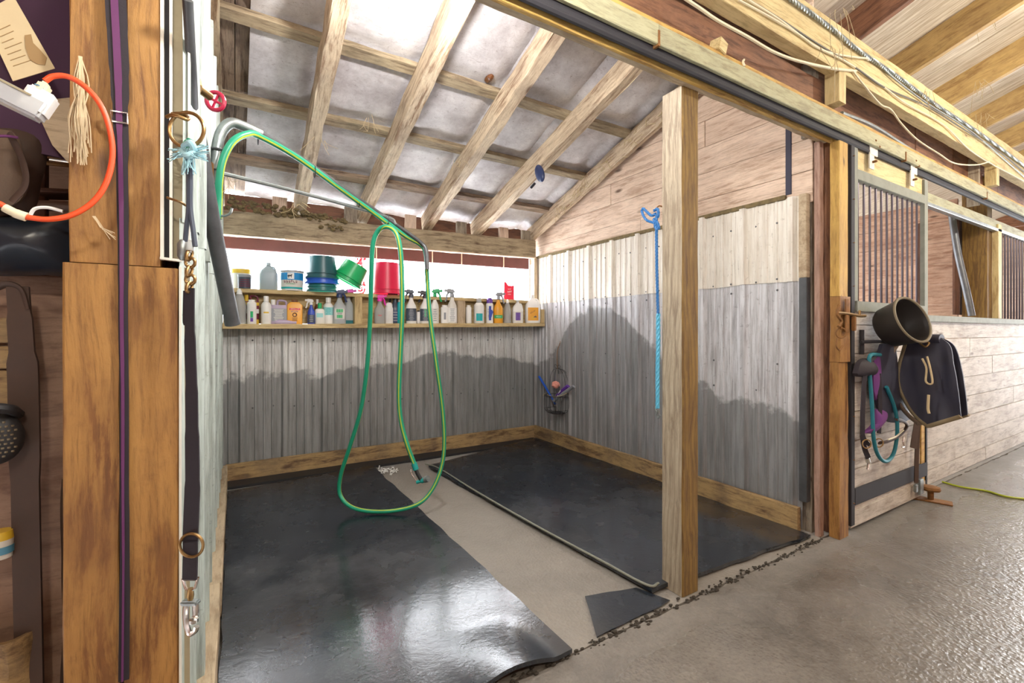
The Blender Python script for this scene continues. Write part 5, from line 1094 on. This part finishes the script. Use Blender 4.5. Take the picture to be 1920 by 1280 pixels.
# latch, ring, floor guide
lt = thing('door_latch', 'rusty brass slide latch joining the jamb and the stall door', 'latch', tuple(SP(1590, 590, 1.42)))
def LT(x, y, Y=1.42): return PY(x, y, Y)
attach(obj('latch_plate', box(LT(1588, 592), (.05, .008, .22), None, .003), 'rust'), lt)
attach(tube('bolt', [LT(1570, 586), LT(1590, 588), LT(1610, 592), LT(1622, 592)], .010, 'brass', seg=8), lt)
attach(tube('bolt_knob', [LT(1611, 592), LT(1612, 582)], .008, 'brass', sm=0), lt)
attach(tube('hasp', [LT(1573, 572), LT(1570, 590), LT(1578, 602), LT(1572, 612)], .009, 'rust', seg=8), lt)
attach(obj('catch', box(LT(1601, 606), (.03, .02, .10), None, .004), 'rust'), lt)
rg = thing('jamb_ring', 'small rusty ring on the door jamb below the latch', 'ring', tuple(LT(1577, 622)))
attach(ring('ring', LT(1577, 624), .032, .005, AXR, (0, 0, 1), 'rust'), rg); attach(tube('staple', [LT(1576, 612), LT(1577, 617)], .006, 'rust', sm=0), rg)
attach(tube('lower_ring', [LT(1570, 634), LT(1568, 648), LT(1574, 656), LT(1580, 648)], .005, 'rust', seg=6), rg)
gd = thing('door_floor_guide', 'rusty mushroom-shaped roller guide on the floor at the end of the stall door', 'door guide', tuple(PZ(1745, 935, 0)))
g0 = PZ(1745, 938, 0)
attach(obj('roller', lathe_bm([(.020, .01), (.020, .075), (.058, .082), (.064, .095), (.058, .112), (.03, .118)], 20, off=tuple(g0)), 'rust', smooth=True), gd)
attach(obj('base_plate', box((g0.x-.01, g0.y, .006), (.11, .26, .01), Euler((0, 0, .3)).to_matrix(), .002), 'rust'), gd)
attach(obj('angle_bracket', box(PY(1726, 912, 1.43), (.07, .02, .12), None, .003), 'galv'), gd)
# things hanging on the door
AXV = 0
tb = thing('feed_tub', 'round black rubber feed tub hung tilted above the horse blanket', 'tub', tuple(PY(1672, 595, 1.40)))
ax = Vector((-.20, -.90, .33)).normalized(); c0 = PY(1711, 599, 1.24)-ax*.136; q_ = ax.to_track_quat('Z', 'Y').to_matrix().to_4x4(); Mt = Matrix.Translation(c0-ax*.04) @ q_
prof = [(.0, 0), (.120, 0), (.138, .025), (.156, .166), (.166, .17), (.166, .178), (.150, .178), (.132, .035), (.116, .012), (0, .012)]
bm = bmesh.new(); sg = 40; rings = []
for r, z in prof[1:-1]: rings.append([bm.verts.new((math.cos(2*math.pi*k/sg)*r, math.sin(2*math.pi*k/sg)*r, z)) for k in range(sg)])
for a, b in zip(rings, rings[1:]):
    for k in range(sg): bm.faces.new((a[k], a[(k+1) % sg], b[(k+1) % sg], b[k]))
bm.faces.new(rings[0]); bm.faces.new(rings[-1])
attach(obj('shell', bm, 'tub_black', smooth=True, mat4=Mt), tb)
attach(obj('rim', tube_bm(circle_pts((0, 0, .176), .158, (1, 0, 0), (0, 1, 0), 40)[:-1], .009, 8, closed=True), 'tub_rim', smooth=True, mat4=Mt), tb)
hg = thing('blanket_bar', 'black steel swing bar on the stall door carrying the folded pad', 'bar', tuple(PY(1620, 641, 1.42)))
attach(tube('bar', [PY(1614, 641, 1.43), PY(1650, 640, 1.41), PY(1668, 641, 1.38), (4.155, 1.33, 1.285), (4.155, 1.16, 1.28)], .011, 'black_steel', seg=8), hg)
attach(tube('mount', [PY(1616, 618, 1.445), PY(1616, 664, 1.445)], .014, 'black_steel', sm=0), hg)
# folded saddle pad: outline on its own plane (X=4.08), draped over the bar with a second side behind
XP = 4.07
outl_l = [(1694, 634), (1690, 660), (1683, 700), (1688, 735), (1708, 775), (1737, 800)]
outl_r = [(1757, 633), (1778, 650), (1789, 690), (1794, 725), (1798, 755), (1800, 781)]
pd = thing('saddle_pad', 'navy quilted saddle pad with tan binding folded over the bar on the stall door', 'saddle pad', tuple(PX(1740, 790, XP)))
def padside(X, sgn, th=.014):
    Lc = smooth_pts([PX(x, y, XP) for x, y in outl_l], 5); Rc = smooth_pts([PX(x, y, XP) for x, y in outl_r], 5); n = 20; bm = bmesh.new(); S = []
    for s in (0, 1):
        g = []
        for a, b in zip(Lc, Rc):
            rw = []
            for i in range(n+1):
                p = a.lerp(b, i/n); f = noise.noise((p.y*9, p.z*3, 1))*.028+noise.noise((p.y*22, p.z*5, 4))*.010
                hz = (a.z-p.z)
                bow = .06*math.sqrt(max(0, min(1, (Lc[0].z-p.z)*6+.0)))
                rw.append(bm.verts.new((X-sgn*bow+f*min(1, (Lc[0].z-p.z)*5)+s*th*sgn, p.y, p.z)))
            g.append(rw)
        S.append(g)
        for j in range(len(g)-1):
            for i in range(n): bm.faces.new((g[j][i], g[j][i+1], g[j+1][i+1], g[j+1][i]))
    m = len(S[0])-1
    for i in range(n):
        for j in (0, m): bm.faces.new((S[0][j][i], S[0][j][i+1], S[1][j][i+1], S[1][j][i]))
    for j in range(m):
        for i in (0, n): bm.faces.new((S[0][j][i], S[0][j+1][i], S[1][j+1][i], S[1][j][i]))
    edge = [S[0][j][0].co.copy() for j in range(m+1)]+[S[0][m][i].co.copy() for i in range(1, n+1)]
    return bm, edge
bm, edge = padside(XP+.075, 1); attach(obj('front_side', bm, 'rug_navy', smooth=True), pd)
attach(obj('binding', tube_bm(edge, .017, 8, flat=.5), 'binding', smooth=True), pd)
e2 = [p+Vector((.012, .055, .012)) for p in edge[:28]]
attach(obj('binding', tube_bm(e2, .022, 8, flat=.5), 'fleece_brown', smooth=True), pd)
bm, edge = padside(XP+.10, -1); attach(obj('back_side', bm, 'rug_navy', smooth=True), pd); attach(obj('binding', tube_bm(edge, .014, 8), 'binding', smooth=True), pd)
a0 = PX(1694, 634, XP); a1 = PX(1757, 633, XP)
attach(tube('fold', [(XP+.085, a0.y+.01, a0.z-.01), (XP+.085, (a0.y+a1.y)/2, a0.z-.004), (XP+.085, a1.y, a1.z-.01)], .055, 'rug_navy', seg=16, flat=.6, up=(0, 0, 1)), pd)
attach(tube('fleece_edge', [PX(1683, 640, XP-.0), PX(1666, 668, XP-.08), PX(1661, 690, XP-.08), PX(1672, 700, XP-.04)], .022, 'fleece_brown', seg=10, flat=.4), pd)
attach(tube('piping', [PX(1729, 672, XP-.05), PX(1737, 690, XP-.06), PX(1736, 715, XP-.07), PX(1748, 718, XP-.07), PX(1744, 690, XP-.06), PX(1738, 668, XP-.05)], .006, 'straw', seg=6), pd)
attach(tube('piping', [PX(1741, 740, XP-.06), PX(1740, 765, XP-.06), PX(1742, 775, XP-.06)], .008, 'straw', seg=6), pd)
attach(tube('buckle', [PX(1724, 643, XP-.03), PX(1735, 650, XP-.04), PX(1742, 643, XP-.03), PX(1733, 640, XP-.02)], .006, 'brass', seg=6), pd)
tag(blob('blue_cloth', [(1655, 645), (1678, 640), (1682, 700), (1700, 760), (1706, 786), (1672, 792), (1650, 770), (1642, 700)], 1.40, .02, 'rug_navy', None, .03) or C.objects['blue_cloth'], 'dark blue cloth hanging behind the teal rope on the stall door', 'cloth')
def HP(x, y, Y=1.37): return PY(x, y, Y)
tl = thing('teal_lead_rope', 'teal lead rope looped low on the stall door', 'rope', tuple(HP(1660, 865)))
attach(tube('rope', [HP(1650, 665), HP(1632, 666), HP(1630, 690), HP(1635, 760), HP(1638, 820), HP(1646, 852), HP(1660, 865), HP(1674, 853), HP(1681, 825), HP(1682, 790), HP(1676, 760), HP(1662, 725)], .012, 'teal_rope', seg=10), tl)
ht = thing('halter', 'dark nylon halter with metal rings hanging left on the stall door', 'halter', tuple(HP(1625, 760)))
for pts, w in (([HP(1640, 668), HP(1624, 690), HP(1618, 760), HP(1617, 815)], .028), ([HP(1617, 815), HP(1621, 840), HP(1628, 858)], .030), ([HP(1648, 700), HP(1650, 760), HP(1648, 812)], .026), ([HP(1617, 770), HP(1618, 815), HP(1630, 835)], .022)):
    ribbon('strap', pts, w, .006, 'nylon_black', ht)
for x, y in ((1625, 832), (1648, 830)): attach(ring('ring', HP(x, y, 1.355), .028, .004, AXR, (0, 0, 1), 'brass'), ht)
attach(tube('snap', [HP(1625, 858), HP(1628, 868), HP(1627, 880)], [.014]*6+[.007]*7, 'chrome', seg=8), ht)
nb = thing('noseband', 'brown padded noseband with white braid on the stall door', 'halter', tuple(HP(1680, 830)))
attach(tube('band', [HP(1650, 830), HP(1668, 826), HP(1688, 815), HP(1700, 800), HP(1695, 790), HP(1680, 785)], .016, 'leather', seg=10, flat=.6), nb)
attach(tube('braid', [HP(1665, 824, 1.345), HP(1680, 818, 1.345), HP(1694, 806, 1.345)], .005, 'cream', seg=6), nb)
attach(tube('snap', [HP(1694, 818), HP(1693, 828), HP(1695, 836), HP(1691, 838)], .006, 'chrome', seg=6), nb)
tag(blob('bell_boot', [(1608, 700), (1614, 680), (1628, 672), (1642, 684), (1642, 700), (1630, 706), (1612, 706)], 1.385, .03, 'nylon_black', None, .05) or C.objects['bell_boot'], 'black padded boot at the left of the halters', 'boot')
tag(blob('purple_rag', [(1622, 812), (1640, 795), (1644, 768), (1662, 772), (1664, 782), (1650, 800), (1638, 812)], 1.38, .02, 'purple_cloth', None, .03) or C.objects['purple_rag'], 'crumpled purple cloth between the halter straps', 'cloth')
tag(blob('purple_halter_pad', [(1640, 665), (1650, 668), (1650, 720), (1644, 750), (1638, 720)], 1.385, .02, 'purple_cloth', None, .02) or C.objects['purple_halter_pad'], 'purple padded strip next to the teal rope top', 'pad')
ds = thing('door_strap', 'long dark leather strap hanging to the foot of the stall door', 'strap', tuple(HP(1718, 850, 1.43)))
ribbon('strap', [HP(1722, 780, 1.42), HP(1716, 815, 1.42), HP(1712, 840, 1.42)], .045, .006, 'leather', ds)
ribbon('strap', [HP(1722, 790, 1.43), HP(1719, 850, 1.43), HP(1718, 905, 1.43)], .032, .006, 'leather', ds)
attach(obj('buckle', box(HP(1717, 915, 1.43), (.04, .02, .06), None, .004), 'galv'), ds)
tag(tube('extension_cord', [PZ(1767, 903, .008), PZ(1800, 912, .008), PZ(1850, 920, .008), PZ(1890, 931, .008), PZ(1960, 938, .008)], .008, 'hose_stripe', seg=6), 'thin yellowish cord lying across the aisle floor at right', 'cord')
# ================================================================ CABLES ON THE BEAM, WEBS, NEST, CLIP
def CB(x, y, Y=1.395): return PY(x, y, Y)
cg = 'cables stapled to the top beam'
tag(tube('cable', [CB(1385, 0), CB(1440, 30), CB(1500, 66), CB(1530, 88), CB(1570, 102), CB(1630, 110)], .006, 'wire', seg=6), 'cream cable along the beam that ends at a white connector', 'cable', cg)
tag(tube('cable', [CB(1390, -8), CB(1450, 28), CB(1520, 74), CB(1600, 124), CB(1660, 165), CB(1740, 200), CB(1800, 238), CB(1870, 282), CB(1930, 330)], .006, 'wire_dark', seg=6), 'dark cable running the full length of the beam just above the others', 'cable', cg)
tag(tube('cable', [CB(1400, -2), CB(1460, 36), CB(1525, 84), CB(1590, 118), CB(1650, 158), CB(1700, 195), CB(1770, 235), CB(1830, 290), CB(1930, 345)], .006, 'wire', seg=6), 'cream cable sagging across the middle of the beam face', 'cable', cg)
tag(tube('cable', [CB(1600, 134), CB(1620, 160), CB(1650, 195), CB(1670, 205), CB(1690, 232), CB(1720, 262), CB(1760, 288), CB(1790, 306), CB(1830, 309), CB(1855, 303)], .006, 'wire', seg=6), 'white cable drooping below the beam towards the far block', 'cable', cg)
tag(tube('cable', [CB(1270, -12), CB(1310, 14), CB(1345, 38), CB(1400, 68), CB(1450, 97), CB(1500, 115), CB(1560, 128), CB(1605, 133)], .0085, 'wire', seg=6), 'thick cream cable hanging in front of the brown header boards', 'cable', cg)
tag(tube('cable', [CB(1640, 112), CB(1680, 150), CB(1740, 195), CB(1800, 232), CB(1850, 270), CB(1930, 340)], .006, 'galv', seg=6), 'silvery cable just below the twisted rope on the beam', 'cable', cg)
cc = thing('cable_connector', 'white cable connector on the beam', 'connector', tuple(CB(1626, 108))); attach(obj('sleeve', box(CB(1626, 109), (.05, .014, .014), Euler((0, .3, 0)).to_matrix(), .003), 'white_plastic'), cc)
br_ = thing('twisted_cable', 'twisted grey rope-like cable along the top edge of the pale beam', 'cable', tuple(CB(1600, 90)))
rope('cable', dense([CB(1470, -10), CB(1520, 25), CB(1570, 62), CB(1610, 95), CB(1680, 142), CB(1760, 200), CB(1840, 252), CB(1930, 318)], .012), .013, 'galv', br_, n=1)
cd = thing('conduit', 'silver conduit lying on the green track board past the door jamb', 'pipe', tuple(PY(1650, 250, 1.47)))
attach(tube('pipe', [PY(1578, 212, 1.46), PY(1640, 238, 1.46), PY(1710, 282, 1.46), PY(1800, 330, 1.46), PY(1868, 368, 1.46), PY(1960, 420, 1.46)], .013, 'galv', seg=8), cd)
bm = bmesh.new(); rr = random.Random(21)
def webs(bm, a, n, dx, dz, r=.0011):
    for k in range(n):
        p = a+Vector((rr.uniform(-dx, dx), rr.uniform(-.05, .05), 0)); q = p+Vector((rr.gauss(0, dx), rr.uniform(-.05, .05), -abs(rr.gauss(dz, dz*.5)))); m = (p+q)/2+Vector((rr.gauss(0, .02), 0, rr.gauss(0, .02)))
        tube_bm(smooth_pts([p, m, q], 4), r, 4, bm)
for x, y in ((1840, 20), (1840, 150), (1560, 90), (1840, 215), (1740, 170), (1580, 20)): webs(bm, PY(x, y, 1.2 if y < 160 else 1.35), 7, .06, .12, .0016)
tag(obj('cobwebs', bm, 'cobweb'), 'dusty hanging cobweb strands under the aisle roof', 'cobweb', kind='stuff')
bm = bmesh.new()
for x, y in ((600, 260), (700, 220), (560, 380), (860, 300), (640, 120), (430, 330), (760, 160), (990, 200), (1100, 330)):
    a = PY(x, y, 3.6); webs(bm, a, 5, .05, .10, .0014)
for k in range(60): 
    p = PX(rr.uniform(1110, 1180), 0, 3.22); 
for k in range(90):
    u = rr.uniform(1.9, 4.3); z = roofz(u, .03)+rr.uniform(-.05, .10); p = Vector((3.165, u, z)); tube_bm([p, p+Vector((rr.uniform(-.02, 0), rr.gauss(0, .05), rr.gauss(-.01, .04)))], .003, 4, bm)
tag(obj('cobwebs', bm, 'straw'), 'brown cobweb wisps on the bay rafters and right rafter', 'cobweb', kind='stuff')
ns = bmesh.new()
for k in range(150):
    t_ = k/150; x = -.05+.98*t_; p = Vector((x+rr.gauss(0, .012), 4.74+rr.uniform(-.02, .04), 2.425+rr.uniform(0, .10)*(1-.6*t_)+rr.gauss(0, .008)+(-.07 if t_ > .8 and rr.random() < .4 else 0)))
    s = rr.uniform(.014, .032); bmesh.ops.create_icosphere(ns, subdivisions=1, radius=s, matrix=Matrix.Translation(p) @ Matrix.Diagonal((1, .8, .7, 1)))
tag(obj('mud_nest', ns, 'mud'), 'crumbly mud nest built along the left part of the back beam', 'nest')
cl = thing('rafter_clip', 'black oblong plastic clip fixed to the fourth rafter', 'clip', tuple(PD(1012, 325, 4.0)))
u0 = ray(1012, 325); t_ = (2.40)/(u0.x); pc_ = Vector((2.40, u0.y*t_, CH+u0.z*t_))
bm = bmesh.new(); bmesh.ops.create_uvsphere(bm, u_segments=18, v_segments=10, radius=1, matrix=Matrix.Translation(pc_) @ Euler((-.55, 0, 0)).to_matrix().to_4x4() @ Matrix.Diagonal((.03, .055, .10, 1))); attach(obj('body', bm, 'b_navy', smooth=True), cl)
attach(tube('tab', [pc_+Vector((-.02, .05, -.08)), pc_+Vector((-.03, .10, -.11))], .012, 'b_black', sm=0), cl)
for (x, y, yy, m, lb) in ((917, 147, 3.3, 'b_brown', 'brown stain-like wasp nest stuck on the foil above the third rafter'),):
    p = Vector((0, 0, 0)); u = ray(x, y); t_ = (roofz(0, .20)-CH)/(u.z+RS*u.y); c = u*t_; c.z = CH+u.z*t_
    bm = bmesh.new(); bmesh.ops.create_icosphere(bm, subdivisions=2, radius=.04, matrix=Matrix.Translation(c) @ Matrix.Diagonal((.7, 1.4, .5, 1)))
    for v in bm.verts: v.co += Vector((1, 1, 1))*.008*noise.noise(v.co*40)
    tag(obj('wasp_nest', bm, m), lb, 'nest')
tag(tube('screw_eye', [PY(1395, 112, 1.44), PY(1393, 116, 1.43), PY(1396, 124, 1.42)], .006, 'cream', seg=6), 'small pale cable clip on the top strip of the track board', 'clip')
